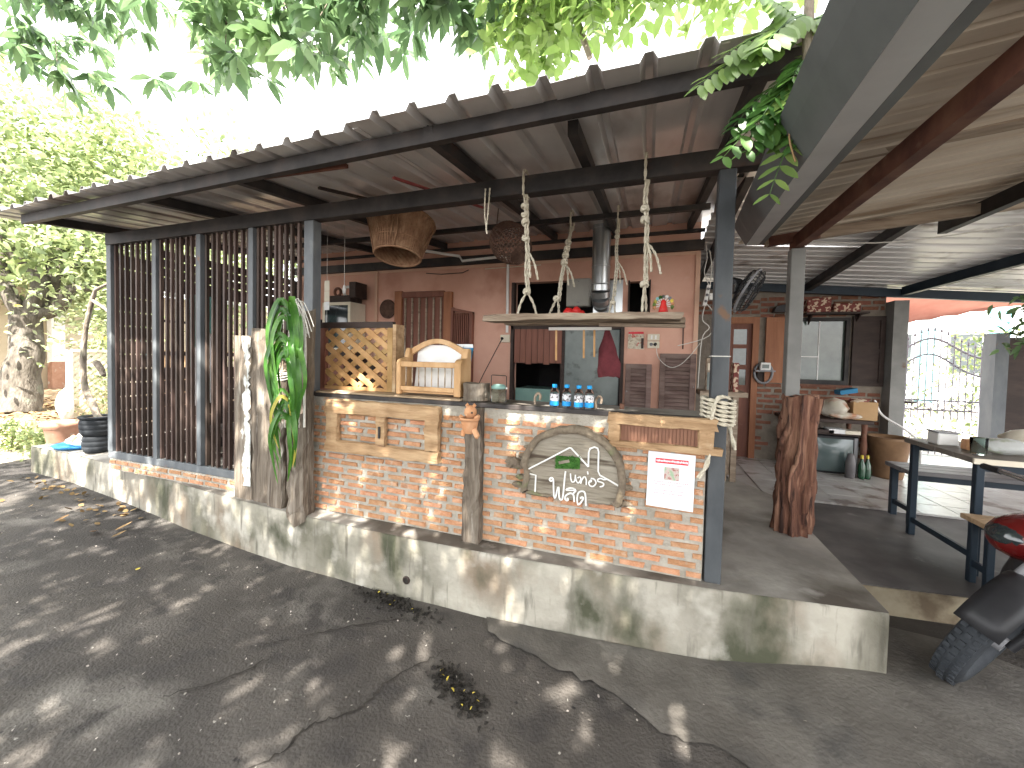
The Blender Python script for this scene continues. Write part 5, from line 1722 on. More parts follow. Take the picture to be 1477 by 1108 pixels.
B(.80, .845, 4.34, 4.5, 1.273, 1.56).build('case', 'crate_print', t)

# fan on the post
t = thing('wall_fan', 'black wall fan tilted down behind the right steel post', 'fan', (.60, 3.0, 1.9))
fn = Vector((.84, -.24, -.48)).normalized()
Mf = orient((0, 0, 0), fn).to_3x3() @ Matrix.Rotation(PI / 2, 3, 'Y')
fc = Vector((.615, 3.0, 2.04))
for k, (rr, oo) in enumerate(((.147, .03), (.150, 0), (.11, .045), (.07, .052), (.135, -.03))):
    MB().tube([fc + Mf @ Vector((rr * math.cos(a), rr * math.sin(a), oo)) for a in [2 * PI * q / 32 for q in range(32)]], .008 if k == 1 else .003, 6, closed=True).build('guard_ring', 'grey_plastic' if k == 1 else 'black_plastic', t)
m = MB()
for q in range(28):
    a = 2 * PI * q / 28
    d = Vector((math.cos(a), math.sin(a), 0))
    MB_ = [fc + Mf @ (d * .02 + Vector((0, 0, .055))), fc + Mf @ (d * .12 + Vector((0, 0, .046))), fc + Mf @ (d * .148 + Vector((0, 0, .0))), fc + Mf @ (d * .12 + Vector((0, 0, -.04))), fc + Mf @ (d * .05 + Vector((0, 0, -.05)))]
    m.tube(MB_, .0022, 4, smooth=False)
kind(m.build('guard_wire', 'black_plastic', t), 'stuff')
for q in range(3):
    a = 2 * PI * q / 3 + .4
    P = []
    for i in range(6):
        u = .03 + .12 * i / 5
        r = []
        for j in range(4):
            b = a + (j / 3 - .5) * 1.3 * (.6 + .4 * i / 5)
            r.append(fc + Mf @ Vector((u * math.cos(b), u * math.sin(b), .02 * (j / 3 - .5))))
        P.append(r)
    MB().grid(P).build('blade', 'black_plastic', t)
MB().lathe([(0, -.14), (.045, -.13), (.055, -.08), (.05, -.045), (0, -.04)], fc, 16, Mf).build('motor', 'black_plastic', t)
MB().tube([fc + Mf @ Vector((0, 0, -.10)), (.46, 3.02, 2.02), (.455, 2.6, 1.98), (.41, 2.33, 1.98)], .014, 8).build('arm', 'black_plastic', t)

# TV stand and what is round it
t = thing('tv_table', 'old brown wooden table with a television underneath by the house wall', 'table', (2.05, 5.8, .262))
B(1.60, 2.46, 5.55, 6.0, .885, .925).build('top', 'dark_wood', t, .004)
for x, y in ((1.64, 5.57), (2.37, 5.57), (1.64, 5.94), (2.37, 5.94)):
    MB().lathe([(.022, .262), (.030, .35), (.02, .45), (.034, .62), (.022, .75), (.03, .884)], (x + .02, y + .02, 0), 10).build('leg', 'beam_rust', t)
B(1.62, 2.42, 5.60, 5.96, .735, .755).build('shelf', 'dark_wood', t)
t = thing('television', 'old tube television with a bulging grey green screen under the brown table', 'television', (2.1, 5.7, .262))
B(1.84, 2.36, 5.62, 5.95, .275, .725).build('case', 'black_plastic', t, .012)
P = [[(1.90 + .40 * i / 8, 5.612 - .045 * (1 - ((i - 4) / 4) ** 2) * (1 - ((j - 4) / 4) ** 2) ** .8 - .006, .30 + .39 * j / 8) for j in range(9)] for i in range(9)]
MB().grid(P).build('screen', 'tv_glass', t)
B(2.31, 2.345, 5.604, 5.62, .29, .71).build('side_strip', 'grey_plastic', t)
rd = random.Random(3)
for k, (x, ln_, th_, mt, lab) in enumerate(((1.98, .24, .035, 'dark_wood', 'dark book at the left of the shelf under the brown table'), (2.13, .16, .05, 'white_cloth', 'thick white book on the shelf under the brown table'), (2.28, .15, .04, 'cream', 'cream book at the right of the shelf under the brown table'))):
    tag(B(x - ln_ / 2, x + ln_ / 2, 5.58, 5.75, .756, .756 + th_).build('book', mt), lab, 'book', 'books under the brown table')


def bag(nm, lab, c, sx, sy, sz, mt, sd, cat='bag', peak=.0):
    rd = random.Random(sd)
    rows = []
    for i in range(9):
        v = i / 8
        ph = PI * (v - .5)
        r = []
        for k in range(16):
            a = 2 * PI * k / 16
            rr = math.cos(ph) ** .6 if math.cos(ph) > 1e-6 else 0
            w_ = 1 + .18 * math.sin(3 * a + sd + v * 4) + rd.uniform(-.10, .10)
            r.append((c[0] + sx * rr * w_ * math.cos(a), c[1] + sy * rr * w_ * math.sin(a), c[2] + sz * (v + peak * v * v * math.cos(a + sd))))
        r.append(r[0])
        rows.append(r)
    return tag(MB().grid(rows).build(nm, mt), lab, cat)


bag('plastic_bag', 'bulging pale plastic bag with orange contents on the brown table', (2.12, 5.66, .925), .15, .12, .25, 'plastic_bag', 4)
bag('plastic_bag', 'flat pale plastic bag lying in front on the brown table', (2.20, 5.60, .925), .15, .05, .09, 'plastic_bag', 7)
bag('plastic_bag', 'white bag slumped at the left end of the brown table', (1.93, 5.8, .925), .14, .10, .26, 'white_cloth', 9)
t = thing('cardboard_box', 'open brown cardboard box at the right end of the brown table', 'box', (2.41, 5.75, .925))
for a in ((2.29, 2.52, 5.62, 5.628, .93, 1.14), (2.29, 2.52, 5.86, 5.868, .93, 1.14), (2.29, 2.298, 5.628, 5.86, .93, 1.14), (2.512, 2.52, 5.628, 5.86, .93, 1.14), (2.298, 2.512, 5.628, 5.86, .926, .934)):
    B(*a).build('panel', 'carton', t)
tag(MB().prism([(2.23, 1.20), (2.40, 1.235), (2.395, 1.29), (2.225, 1.25)], 5.80, 5.97, 'y').build('blue_package', 'blue_card'), 'blue and white package behind the cardboard box', 'package')
bag('dried_chillies', 'bundle of dark red dried pods on the cardboard box', (2.36, 5.70, 1.10), .10, .08, .08, 'crate_print_pale', 12, 'pods')
GB = None
for x, y, lab in ((2.345, 5.50, 'left dark green glass bottle on the tiles by the brown table'), (2.405, 5.52, 'right dark green glass bottle on the tiles by the brown table')):
    if GB is None:
        GB = thing('green_bottle', lab, 'bottle', (x, y, .2695), 'green bottles on the tiles')
        MB().lathe([(0, .2695), (.032, .271), (.034, .30), (.034, .42), (.013, .48), (.012, .535), (.0, .537)], (x, y, 0), 14).build('glass', 'bottle_green', GB)
        MB().lathe([(.0135, .50), (.0135, .54), (0, .542)], (x, y, 0), 12).build('foil', 'yellow_leaf', GB)
    else:
        dup(GB, (x, y, .2695), None, lab)
tag(MB().lathe([(0, .2695), (.045, .27), (.047, .45), (.035, .50), (.03, .545), (0, .55)], (2.24, 5.50, 0), 14).build('dull_bottle', 'bench_top'), 'wide dusty bottle on the tiles left of the green bottles', 'bottle')
t = thing('brown_jar', 'big brown glazed planter on the tiles beside the corner column', 'pot', (2.62, 5.72, .262))
MB().lathe([(0, .263), (.13, .264), (.14, .30), (.165, .50), (.19, .68), (.205, .72), (.205, .745), (.185, .745), (.17, .70)], (2.68, 5.72, 0), 24).build('body', 'brown_glaze', t)
MB().lathe([(0, .69), (.18, .69)], (2.68, 5.72, 0), 24).build('soil', 'soil', t)
t = thing('plate_stand', 'stubby pink post with a round dark plate near the gate', 'stand', (2.98, 6.15, .262))
MB().lathe([(.085, .262), (.08, .9), (.075, 1.11)], (2.99, 6.3, 0), 14).build('post', 'pink_trim', t)
MB().lathe([(0, 1.11), (.20, 1.112), (.20, 1.13), (0, 1.132)], (2.99, 6.3, 0), 20).build('plate', 'dark_wood', t)
MB().lathe([(.075, 1.132), (.075, 1.27), (0, 1.272)], (2.99, 6.3, 0), 14).build('cap', 'dark_wood', t)
m = MB().tube(smooth_path([(2.52, 5.7, 1.16), (2.56, 5.62, 1.0), (2.72, 5.5, .86), (2.82, 5.45, .72), (2.82, 5.42, .45)], 6), .012, 7)
tag(m.build('white_hose', 'white_paint'), 'white hose running from the cardboard box down past the planter', 'hose')

# dining table and benches at the right
t = bench_like('steel_table', 'steel framed dining table with a dark top at the right', 'table', 1.93, 3.25, 3.22, 3.92, 1.00, .035, 'table_top', 'steel_navy', .251, .04, True, None, 4)
B(1.925, 3.255, 3.205, 3.219, .965, .998).build('edge_strip', 'cream', t)
bench_like('steel_bench', 'steel framed bench beyond the dining table', 'bench', 2.02, 3.35, 4.02, 4.36, .72, .035, 'bench_top', 'steel_navy', .2625, .045, True, 'benches at the right', 3)
bench_like('wood_stool', 'low stool with a light wooden top in front of the dining table', 'stool', 1.86, 2.45, 2.99, 3.19, .66, .03, 'stool_wood', 'steel_navy', .251, .035, True, None, 2)
t = thing('white_box', 'white plastic food box on the dining table', 'box', (2.05, 3.70, 1.0))
B(1.985, 2.10, 3.64, 3.76, 1.001, 1.085).build('body', 'white_paint', t, .006)
B(1.98, 2.105, 3.635, 3.765, 1.086, 1.096).build('lid', 'grey_plastic', t, .003)
tag(B(2.06, 2.115, 3.50, 3.56, 1.001, 1.07).build('orange_box', 'terracotta', None, .004), 'small orange red box between the white box and the glass', 'box')
tag(MB().lathe([(0, 1.003), (.036, 1.002), (.042, 1.11), (.040, 1.11), (.034, 1.008), (0, 1.008)], (2.035, 3.36, 0), 18).build('drinking_glass', 'jar_glass'), 'clear drinking glass on the dining table', 'glass')
bag('vegetable_bag', 'clear plastic bag of green vegetables on the dining table', (2.20, 3.42, 1.0), .13, .10, .11, 'clear_bag', 15)
bag('vegetable_bag', 'crumpled clear bag with pink contents at the right edge of the dining table', (2.42, 3.60, 1.0), .14, .12, .16, 'plastic_bag', 19)

# ================================================================== GATE, AWNING AND WHAT LIES BEYOND
gt = thing('iron_gate', 'wrought iron gate with an arched top and spear points, open to the bright street', 'gate', (4.1, 7.5, .2))
gyy = 7.5
arch = lambda x: 1.69 + .30 * math.exp(-((x - 3.95) / .36) ** 2) - .04 * max(0, x - 4.3)
arch2 = lambda x: 1.43 + .33 * math.exp(-((x - 3.93) / .36) ** 2) - .04 * max(0, x - 4.3)
xs_ = [3.25 + 1.45 * k / 30 for k in range(31)]
MB().tube([(x, gyy, arch(x)) for x in xs_], .017, 6).build('top_arch', 'iron_gate', gt)
MB().tube([(x, gyy, arch2(x)) for x in xs_], .014, 6).build('lower_arch', 'iron_gate', gt)
for z in (.32, .62, .92, 1.06):
    B(3.25, 4.7, gyy - .01, gyy + .01, z, z + .025).build('rail', 'iron_gate', gt)
for k in range(19):
    x = 3.29 + .076 * k
    b_ = MB().tube([(x, gyy - .02, .28), (x, gyy - .02, arch(x) + .10)], .0075, 6)
    bo = b_.build('bar', 'iron_gate', gt)
    ORG[bo.name] = ORG[gt.name]
    MB().lathe([(0, -.0), (.018, .02), (.012, .05), (0, .085)], (x, gyy - .02, arch(x) + .10), 6).build('spear_point', 'iron_gate', bo)
for k in range(9):
    x = 3.36 + .152 * k
    MB().tube([(x + .05 * math.cos(a), gyy, 1.0 + .05 * math.sin(a)) for a in [2 * PI * q / 16 for q in range(16)]], .007, 5, closed=True).build('ring', 'iron_gate', gt)
B(4.70, 4.78, gyy - .04, gyy + .04, .25, 1.72).build('end_post', 'iron_gate', gt)
t = thing('boundary_wall', 'dark panelled wall with a side pillar at the far right edge', 'wall', (4.5, 6.4, .25))
B(3.86, 6.0, 6.05, 6.2, .25, 1.92).build('panel', 'dark_wood', t)
B(3.74, 3.855, 6.02, 6.2, .25, 1.97).build('pillar', 'steel_grey', t)
rows = []
for i in range(13):
    x = 3.0 + 1.75 * i / 12
    rows.append([(x, 6.35, 2.52), (x, 6.7, 2.50 - .01 * math.sin(i)), (x, 7.1, 2.40), (x, 7.4, 2.17 + .20 * max(0, x - 3.2)), (x, 7.41, 2.12 + .20 * max(0, x - 3.2) + .025 * (i % 2))])
tag(MB().grid(rows).build('awning', 'awning_red'), 'faded red awning with a scalloped edge above the iron gate', 'awning')
t = thing('street_house', 'bright white house with teal pillars across the street', 'house', (9, 20, .2))
B(3, 30, 20, 26, .2, 5.5).build('wall', 'far_white', t)
for k in range(5):
    B(8.0 + 2.1 * k, 8.5 + 2.1 * k, 19.8, 19.99, .2, 4.4).build('pillar', 'far_teal', t)
for k in range(3):
    B(9.0 + 2.1 * k, 9.9 + 2.1 * k, 19.94, 19.99, 1.4, 2.9).build('window', 'dark_glass', t)
for x, h, lab, sd in ((3.9, 1.5, 'small leafy shrub just outside the iron gate', 5), (5.2, 2.0, 'larger leafy shrub outside the gate beside the boundary wall', 6)):
    t = thing('shrub', lab, 'shrub', (x, 8.6, .2), 'shrubs outside the gate')
    rs = np.random.RandomState(sd)
    n_ = 900
    P = np.stack([x + rs.normal(0, .28, n_), 8.6 + rs.normal(0, .25, n_), .2 + rs.uniform(.1, h, n_)], 1)
    leaf_cloud('foliage', P, rs.normal(size=(n_, 3)), rs.uniform(.07, .13, n_), .04, 'leaf_sunny', t, seed=sd)
    MB().tube([(x, 8.6, .2), (x + .05, 8.6, h * .6)], [.03, .012], 6).build('stem', 'bark', t)
t = thing('hanging_fern', 'dark green hanging plant at the right edge under the rear roof', 'plant', (3.55, 5.2, 2.0))
rs = np.random.RandomState(44)
n_ = 500
P = np.stack([3.62 + rs.normal(0, .12, n_), 5.2 + rs.normal(0, .12, n_), 1.75 + rs.uniform(0, .55, n_)], 1)
leaf_cloud('foliage', P, rs.normal(size=(n_, 3)) * [1, 1, .5] + [0, 0, -.5], rs.uniform(.08, .16, n_), .035, 'leaf_mango', t, seed=3)
MB().lathe([(0, 1.9), (.10, 1.91), (.13, 2.05), (.12, 2.05)], (3.62, 5.2, 0), 14).build('pot', 'terracotta_dull', t)
MB().tube([(3.62, 5.2, 2.0), (3.62, 5.2, 2.50)], .004, 4).build('hanger', 'string', t)
t = thing('pendant_lamp', 'pale pendant lamp shade under the rear roof at the right edge', 'lamp', (3.15, 4.3, 2.3))
MB().lathe([(.03, 2.46), (.05, 2.43), (.16, 2.35), (.17, 2.335)], (3.02, 4.3, 0), 20).build('shade', 'cream', t)
MB().tube([(3.02, 4.3, 2.46), (3.02, 4.3, 2.60)], .008, 6).build('cord', 'black_plastic', t)

# ================================================================== PARKED MOTORBIKE (only its front end is in view)
mb = thing('motorbike', 'parked red motorbike, only its knobbly front tyre and red cowl in view', 'motorbike', (1.47, 2.36, .08))
ct = Vector((1.42, 2.43, .09))
hw = Vector((.74, .67, 0)).normalized()
pw_ = Vector((hw.y, -hw.x, 0))
up = (Vector((0, 0, 1)) * math.cos(R_(21)) + pw_ * math.sin(R_(21))).normalized()
axl = up.cross(hw).normalized()
wc = ct + up * .285
ring = lambda r, off=0.0, n_=36: [wc + hw * (r * math.cos(2 * PI * q / n_)) + up * (r * math.sin(2 * PI * q / n_)) + axl * off for q in range(n_)]
wh = MB().tube(ring(.232), .052, 12, closed=True).build('tyre', 'tyre', mb)
ORG[wh.name] = ORG[mb.name]
m = MB()
for q in range(44):
    a = 2 * PI * q / 44
    d = hw * math.cos(a) + up * math.sin(a)
    tg = up * math.cos(a) - hw * math.sin(a)
    for s in (-1, 0, 1):
        m.obox(wc + d * (.284 - .010 * abs(s)) + axl * s * .030 + tg * (.008 * (s % 2)), (.016, .019, .020), Matrix((d, tg, axl)).transposed())
kind(m.build('tread_block', 'tyre', wh), 'stuff')
MB().tube(ring(.172), .014, 8, closed=True).build('rim', 'chrome', mb)
MB().tube([wc - axl * .06, wc + axl * .06], .035, 12).build('hub', 'grey_plastic', mb)
for q in range(10):
    a = 2 * PI * q / 10
    d = hw * math.cos(a) + up * math.sin(a)
    MB().tube([wc + d * .03 + axl * .02 * (-1) ** q, wc + d * .17], .003, 5).build('spoke', 'chrome', mb)
MB().tube(ring(.11, .045, 24), .012, 6, closed=True).build('brake_disc', 'chrome', mb)
for s in (-1, 1):
    MB().tube([wc + axl * .075 * s, wc + axl * .075 * s + up * .42 + Vector((.16, .04, .05))], [.018, .022], 10).build('fork_leg', 'grey_plastic' if s > 0 else 'black_plastic', mb)
P = []
for i in range(13):
    a = R_(15 + 140 * i / 12)
    d = hw * math.cos(a) + up * math.sin(a)
    P.append([wc + d * (.315 - .015 * abs(s)) + axl * s * .07 for s in (-1, -.5, 0, .5, 1)])
fo = MB().grid(P).build('front_fender', 'black_plastic', mb)
fo.modifiers.new('thick', 'SOLIDIFY').thickness = .004
bd = Vector((.96, .28, 0)).normalized()
bs_ = Vector((bd.y, -bd.x, 0))
st_ = Vector((1.705, 2.50, .655))


def pod(nm, mt, c, fx, fyy, fzz, n1=10, n2=14, sharp=1.0):
    rows = []
    for i in range(n1 + 1):
        ph = PI * i / n1 - PI / 2
        r = []
        for k in range(n2):
            a = 2 * PI * k / n2
            cc, ss = math.cos(ph), math.sin(ph)
            cc = math.copysign(abs(cc) ** sharp, cc)
            r.append(Vector(c) + bd * (fx * ss) + bs_ * (fyy * cc * math.cos(a)) + Vector((0, 0, fzz * cc * math.sin(a))))
        r.append(r[0])
        rows.append(r)
    return MB().grid(rows).build(nm, mt, mb)


pod('leg_shield', 'black_plastic', st_ + bd * .10 + Vector((0, 0, -.18)), .15, .13, .26, 10, 14, .7)
pod('front_cowl', 'moto_red', st_ + bd * .05 + Vector((0, 0, .11)), .19, .13, .115, 10, 16, .8)
pod('headlight', 'dark_glass', st_ + bd * -.085 + Vector((0, 0, .12)), .06, .085, .06)
pod('engine', 'grey_plastic', st_ + bd * .55 + Vector((0, 0, -.28)), .18, .12, .14)
pod('body_cover', 'moto_red', st_ + bd * .85 + Vector((0, 0, .02)), .42, .14, .12, 10, 14, .7)
pod('seat', 'black_plastic', st_ + bd * .85 + Vector((0, 0, .15)), .38, .13, .06, 10, 14, .7)
hb = st_ + bd * .16 + Vector((0, 0, .34))
MB().tube([hb - bs_ * .33 + bd * .08, hb - bs_ * .12, hb + bs_ * .12, hb + bs_ * .33 + bd * .08], .014, 8).build('handlebar', 'chrome', mb)
for s in (-1, 1):
    MB().tube([hb + bs_ * .33 * s + bd * .08, hb + bs_ * .44 * s + bd * .11], .018, 8).build('grip', 'black_plastic', mb)
rc = Vector((ct.x, ct.y, .11)) + bd * 1.22 + Vector((0, -.12, .27))
rr2 = MB().tube([rc + bd * (.232 * math.cos(a)) + Vector((0, 0, .232 * math.sin(a))) for a in [2 * PI * q / 32 for q in range(32)]], .048, 10, closed=True).build('tyre', 'tyre', mb)
MB().tube([rc + bd * (.175 * math.cos(a)) + Vector((0, 0, .175 * math.sin(a))) for a in [2 * PI * q / 32 for q in range(32)]], .014, 8, closed=True).build('rim', 'chrome', mb)
MB().tube([rc + bs_ * .12 + Vector((0, 0, .02)) + bd * .1, rc + bs_ * .13 - bd * .5 + Vector((0, 0, -.05))], [.045, .03], 10).build('exhaust', 'chrome', mb)
# ================================================================== LEFT SIDE: terrace, pots, trellis, house
def put(o):
    return o


t = thing('terrace_wall', 'low sunlit earth terrace with a crumbling brick edge at the far left', 'wall', (-10, 3.4, .09))
rd = random.Random(61)
TW = [(-15.0, 2.55), (-11.5, 2.85), (-9.5, 2.95), (-8.2, 3.0), (-7.25, 3.05), (-7.1, 3.6), (-7.2, 7.5), (-15, 7.5)]
m = MB()
rows = []
pts = []
for a, b in zip(TW[:6], TW[1:7]):
    k = max(2, int(math.hypot(b[0] - a[0], b[1] - a[1]) / .25))
    for j in range(k):
        pts.append((a[0] + (b[0] - a[0]) * j / k, a[1] + (b[1] - a[1]) * j / k))
for z in (.03, .2, .36, .50):
    rows.append([(x + rd.uniform(-.025, .025), y + rd.uniform(-.025, .025) + (.02 if z > .45 else 0), z + (rd.uniform(-.02, .02) if z > .45 else 0)) for x, y in pts])
m.grid(rows, False)
m.build('edge', 'terrace_wall', t)
m = MB().add([(x, y + .01, .49) for x, y in TW], [tuple(range(8))])
m.build('earth', 'soil', t)
rs = np.random.RandomState(3)
n_ = 700
P = np.stack([rs.uniform(-13, -7.2, n_), rs.uniform(2.9, 4.4, n_), np.full(n_, .505) + rs.uniform(0, .02, n_)], 1)
D = rs.normal(size=(n_, 3)) * [1, 1, .12]
leaf_cloud('leaf_litter', P, D, rs.uniform(.06, .12, n_), .04, 'dry_leaf', None, seed=9)
for q, (x, y, hh, lab, sd) in enumerate(((-8.35, 2.82, .42, 'sunlit weedy shrub growing against the terrace edge', 1), (-7.6, 2.85, .36, 'small weedy shrub at the corner of the terrace', 2), (-8.0, 3.55, .75, 'leafy shrub standing before the white trellis', 4), (-9.0, 4.2, 1.2, 'taller leafy shrub between the tree and the trellis', 7))):
    s_ = thing('weed_shrub', lab, 'shrub', (x, y, .08 if q < 2 else .5), 'shrubs on the terrace')
    n_ = 420
    P = np.stack([x + rs.normal(0, .17, n_), y + rs.normal(0, .09, n_), (.10 if q < 2 else .5) + rs.uniform(.02, hh, n_)], 1)
    leaf_cloud('foliage', P, rs.normal(size=(n_, 3)) + [0, 0, .5], rs.uniform(.05, .10, n_), .03, 'leaf_sunny', s_, seed=sd + 30)
    MB().tube([(x, y, .08 if q < 2 else .49), (x + .03, y, .1 + hh * .7)], [.012, .005], 5).build('stem', 'bark', s_)

t = thing('trellis_fence', 'white painted diagonal trellis fence on the terrace', 'fence', (-7.95, 3.6, .5))
for k in range(22):
    for s in (1, -1):
        y0 = 3.24 - .95 + .09 * k if s > 0 else 3.24 + .09 * k
        # slat from bottom z .55 to 1.5 leaning 45 degrees, clipped to the frame
        ya, za, yb, zb = y0, .56, y0 + s * .95, 1.51
        lo, hi = 3.26, 4.02
        f0, f1 = 0.0, 1.0
        for lim, sgn_ in ((lo, 1), (hi, -1)):
            da, db = (ya - lim) * sgn_, (yb - lim) * sgn_
            if da < 0 and db < 0:
                f1 = -1
            elif da < 0:
                f0 = max(f0, da / (da - db))
            elif db < 0:
                f1 = min(f1, da / (da - db))
        if f1 - f0 > .05:
            p = lambda f: (-7.95 + (.008 if s > 0 else -.004), ya + (yb - ya) * f, za + (zb - za) * f)
            MB().bar(p(f0), p(f1), .034, .008, (1, 0, 0)).build('slat', 'cream', t)
for y in (3.22, 4.02):
    B(-7.98, -7.92, y, y + .05, .49, 1.53).build('stile', 'white_paint', t)
B(-7.98, -7.92, 3.27, 4.02, 1.505, 1.545).build('rail', 'cream', t)
B(-7.98, -7.92, 3.27, 4.02, .52, .56).build('rail', 'cream', t)
t = thing('white_sack', 'white rounded sack leaning in front of the trellis', 'sack', (-7.9, 3.15, .5))
bag('x', 'x', (-7.85, 3.16, .49), .085, .085, .50, 'white_cloth', 23)
sk_ = bpy.data.objects['x']
bpy.data.objects.remove(t)
sk_.name = 'white_sack'
tag(sk_, 'white rounded sack leaning in front of the trellis', 'sack')
t = thing('clay_pot', 'wide reddish clay pot at the left end of the plinth', 'pot', (-7.0, 2.8, .09))
MB().lathe([(0, .10), (.10, .10), (.13, .3), (.165, .54), (.19, .57), (.19, .62), (.165, .62), (.15, .57)], (-7.02, 2.80, 0), 24).build('body', 'terracotta_dull', t)
MB().lathe([(0, .57), (.155, .57)], (-7.02, 2.8, 0), 24).build('soil', 'soil', t)
t = thing('blue_basin', 'shallow blue plastic basin on the plinth holding white cloths', 'basin', (-6.25, 2.62, .39))
MB().lathe([(0, .395), (.19, .393), (.225, .43), (.23, .432), (.20, .40), (0, .40)], (-6.32, 2.66, 0), 28).build('bowl', 'blue_tray', t)
for k, (x, y, z, s, mt, lab) in enumerate(((-6.38, 2.66, .405, .11, 'white_cloth', 'crumpled white cloth at the left in the blue basin'), (-6.24, 2.64, .405, .10, 'white_cloth', 'crumpled white cloth at the right in the blue basin'), (-6.32, 2.72, .45, .12, 'plastic_bag', 'stained pale cloth on top of the cloths in the blue basin'), (-6.3, 2.60, .44, .045, 'terracotta_dull', 'reddish shard among the cloths in the blue basin'))):
    bag('cloth', lab, (x, y, z), s, s * .7, .11, mt, 50 + k, 'cloth')
t = thing('tyre_planter', 'dark planter made of old tyres with a bare bent trunk on the plinth', 'planter', (-5.6, 2.63, .39))
for k in range(2):
    z = .395 + .19 * k
    r0 = .105 + .018 * k
    MB().lathe([(r0 - .03, z), (r0 - .005, z + .004), (r0 + .012, z + .04), (r0 + .016, z + .07), (r0 + .011, z + .075), (r0 + .018, z + .082), (r0 + .02, z + .125), (r0 + .014, z + .13), (r0 + .02, z + .137), (r0 + .018, z + .17), (r0 + .006, z + .187), (r0 - .02, z + .19)], (-5.84, 2.60, 0), 30).build('tyre', 'tyre', t)
MB().lathe([(.11, .772), (.145, .775), (.152, .80), (.145, .805), (.12, .79)], (-5.84, 2.60, 0), 26).build('rim', 'tyre', t)
MB().lathe([(0, .78), (.13, .78)], (-5.84, 2.60, 0), 20).build('soil', 'soil', t)
trk = smooth_path([(-5.80, 2.60, .76), (-5.92, 2.61, .90), (-6.10, 2.62, 1.1), (-6.14, 2.62, 1.4), (-6.11, 2.63, 1.75), (-6.02, 2.64, 2.05), (-5.93, 2.64, 2.22)], 5)
rd = random.Random(2)
MB().tube(trk, [.036 - .016 * i / len(trk) + rd.uniform(-.003, .003) for i in range(len(trk))], 9).build('trunk', 'bark', t)
MB().tube([(-5.93, 2.64, 2.22), (-5.7, 2.64, 2.28), (-5.5, 2.66, 2.29)], [.022, .012, .008], 6).build('twig', 'bark', t)
MB().tube([(-5.98, 2.64, 2.1), (-5.72, 2.63, 2.0), (-5.45, 2.63, 1.80), (-5.2, 2.6, 1.7)], [.02, .018, .014, .01], 6).build('twig', 'bark', t)
MB().tube(smooth_path([(-5.12, 2.28, 1.42), (-5.0, 2.26, 1.36), (-4.93, 2.25, 1.3)], 3), [.03, .028, .02], 7).build('broken_stub', 'bark', t)

t = thing('neighbour_house', 'beige house with a white pillar and a grey roof behind the tree at the left', 'house', (-17, 8, .1))
B(-18.5, -15.0, 3.0, 12, .1, 3.3).build('wall', 'house_beige', t)
B(-14.98, -14.75, 5.70, 5.95, 1.2, 3.2).build('pillar', 'white_paint', t)
B(-14.98, -14.75, 5.70, 5.95, .4, 1.198).build('pillar_foot', 'terracotta_dull', t)
m = MB().add([(-19, 2.0, 4.6), (-14.2, 2.0, 3.25), (-14.2, 13, 3.25), (-19, 13, 4.6), (-19, 2.0, 4.7), (-14.2, 2.0, 3.35), (-14.2, 13, 3.35), (-19, 13, 4.7)],
             [(0, 1, 2, 3), (4, 7, 6, 5), (0, 4, 5, 1), (2, 6, 7, 3), (1, 5, 6, 2), (0, 3, 7, 4)])
m.build('roof', 'roof_tile_grey', t)
B(-14.99, -14.96, 7.2, 8.2, 1.3, 2.6).build('window', 'dark_glass', t)
t = thing('white_house', 'bright white house seen through the opening of the dining corner', 'house', (-16, 14, .1))
B(-26, -9.5, 13.5, 18, .1, 4.2).build('wall', 'far_white', t)
B(-20, -18.8, 13.44, 13.49, 1.0, 2.4).build('window', 'dark_glass', t)
B(-15, -13.8, 13.44, 13.49, 1.0, 2.4).build('window', 'dark_glass', t)
t = thing('slat_railing', 'brown wooden railing outside the dining corner', 'railing', (-6.5, 5, .4))
for k in range(12):
    y = 3.9 + .28 * k
    B(-7.05, -7.0, y, y + .10, .5, 1.5).build('slat', 'frame_wood', t)
B(-7.06, -6.99, 3.85, 7.2, 1.505, 1.56).build('rail', 'frame_wood', t)
B(-7.0, -6.985, 3.85, 7.2, .70, .76).build('rail', 'frame_wood', t)

# ================================================================== TREES
def limb(m, a, b, r0, r1, seed, bend=.3, k=5):
    rd = random.Random(seed)
    a, b = Vector(a), Vector(b)
    L = (b - a).length
    pts = [a] + [a.lerp(b, i / k) + Vector((rd.uniform(-1, 1), rd.uniform(-1, 1), rd.uniform(-.5, 1))) * L * .06 * bend * 3 for i in range(1, k)] + [b]
    P = smooth_path(pts, 3)
    m.tube(P, [r0 + (r1 - r0) * i / (len(P) - 1) for i in range(len(P))], 9)
    return P


# sunlit tree at the left, beyond the terrace
tr = thing('garden_tree', 'sunlit broad tree with a pale leaning trunk at the left edge', 'tree', (-9.6, 3.35, .48))
m = MB()
P0 = limb(m, (-9.65, 3.35, .45), (-9.95, 3.55, 2.1), .24, .19, 1, .2)
m.build('trunk', 'tree_bark', tr)
CL = []
rd = random.Random(10)
for q, e in enumerate([(-10.6, 4.2, 3.6), (-9.6, 4.6, 3.9), (-11.5, 3.6, 4.2), (-10.2, 3.4, 4.6), (-9.1, 4.6, 3.2), (-12.3, 5.0, 3.4), (-10.9, 5.4, 4.8)]):
    m = MB()
    limb(m, (-9.95, 3.55, 2.05), e, .12, .03, 20 + q, .4)
    m.build('limb', 'tree_bark', tr)
    CL.append(e)
rs = np.random.RandomState(11)
cl = []
while len(cl) < 330:
    p = rs.normal(size=3) * [1.9, 1.5, 1.35] + [-11.0, 5.2, 4.0]
    if p[2] < 2.5 or (p[0] > -8.3) or (p[2] > 4.3 + (-8.5 - p[0]) * .95) or p[2] > 7.4:
        continue
    if p[1] / -p[0] > .50 and p[2] - 1.55 < .27 * math.hypot(p[0], p[1]):
        continue
    cl.append(p)
cl = np.array(cl)
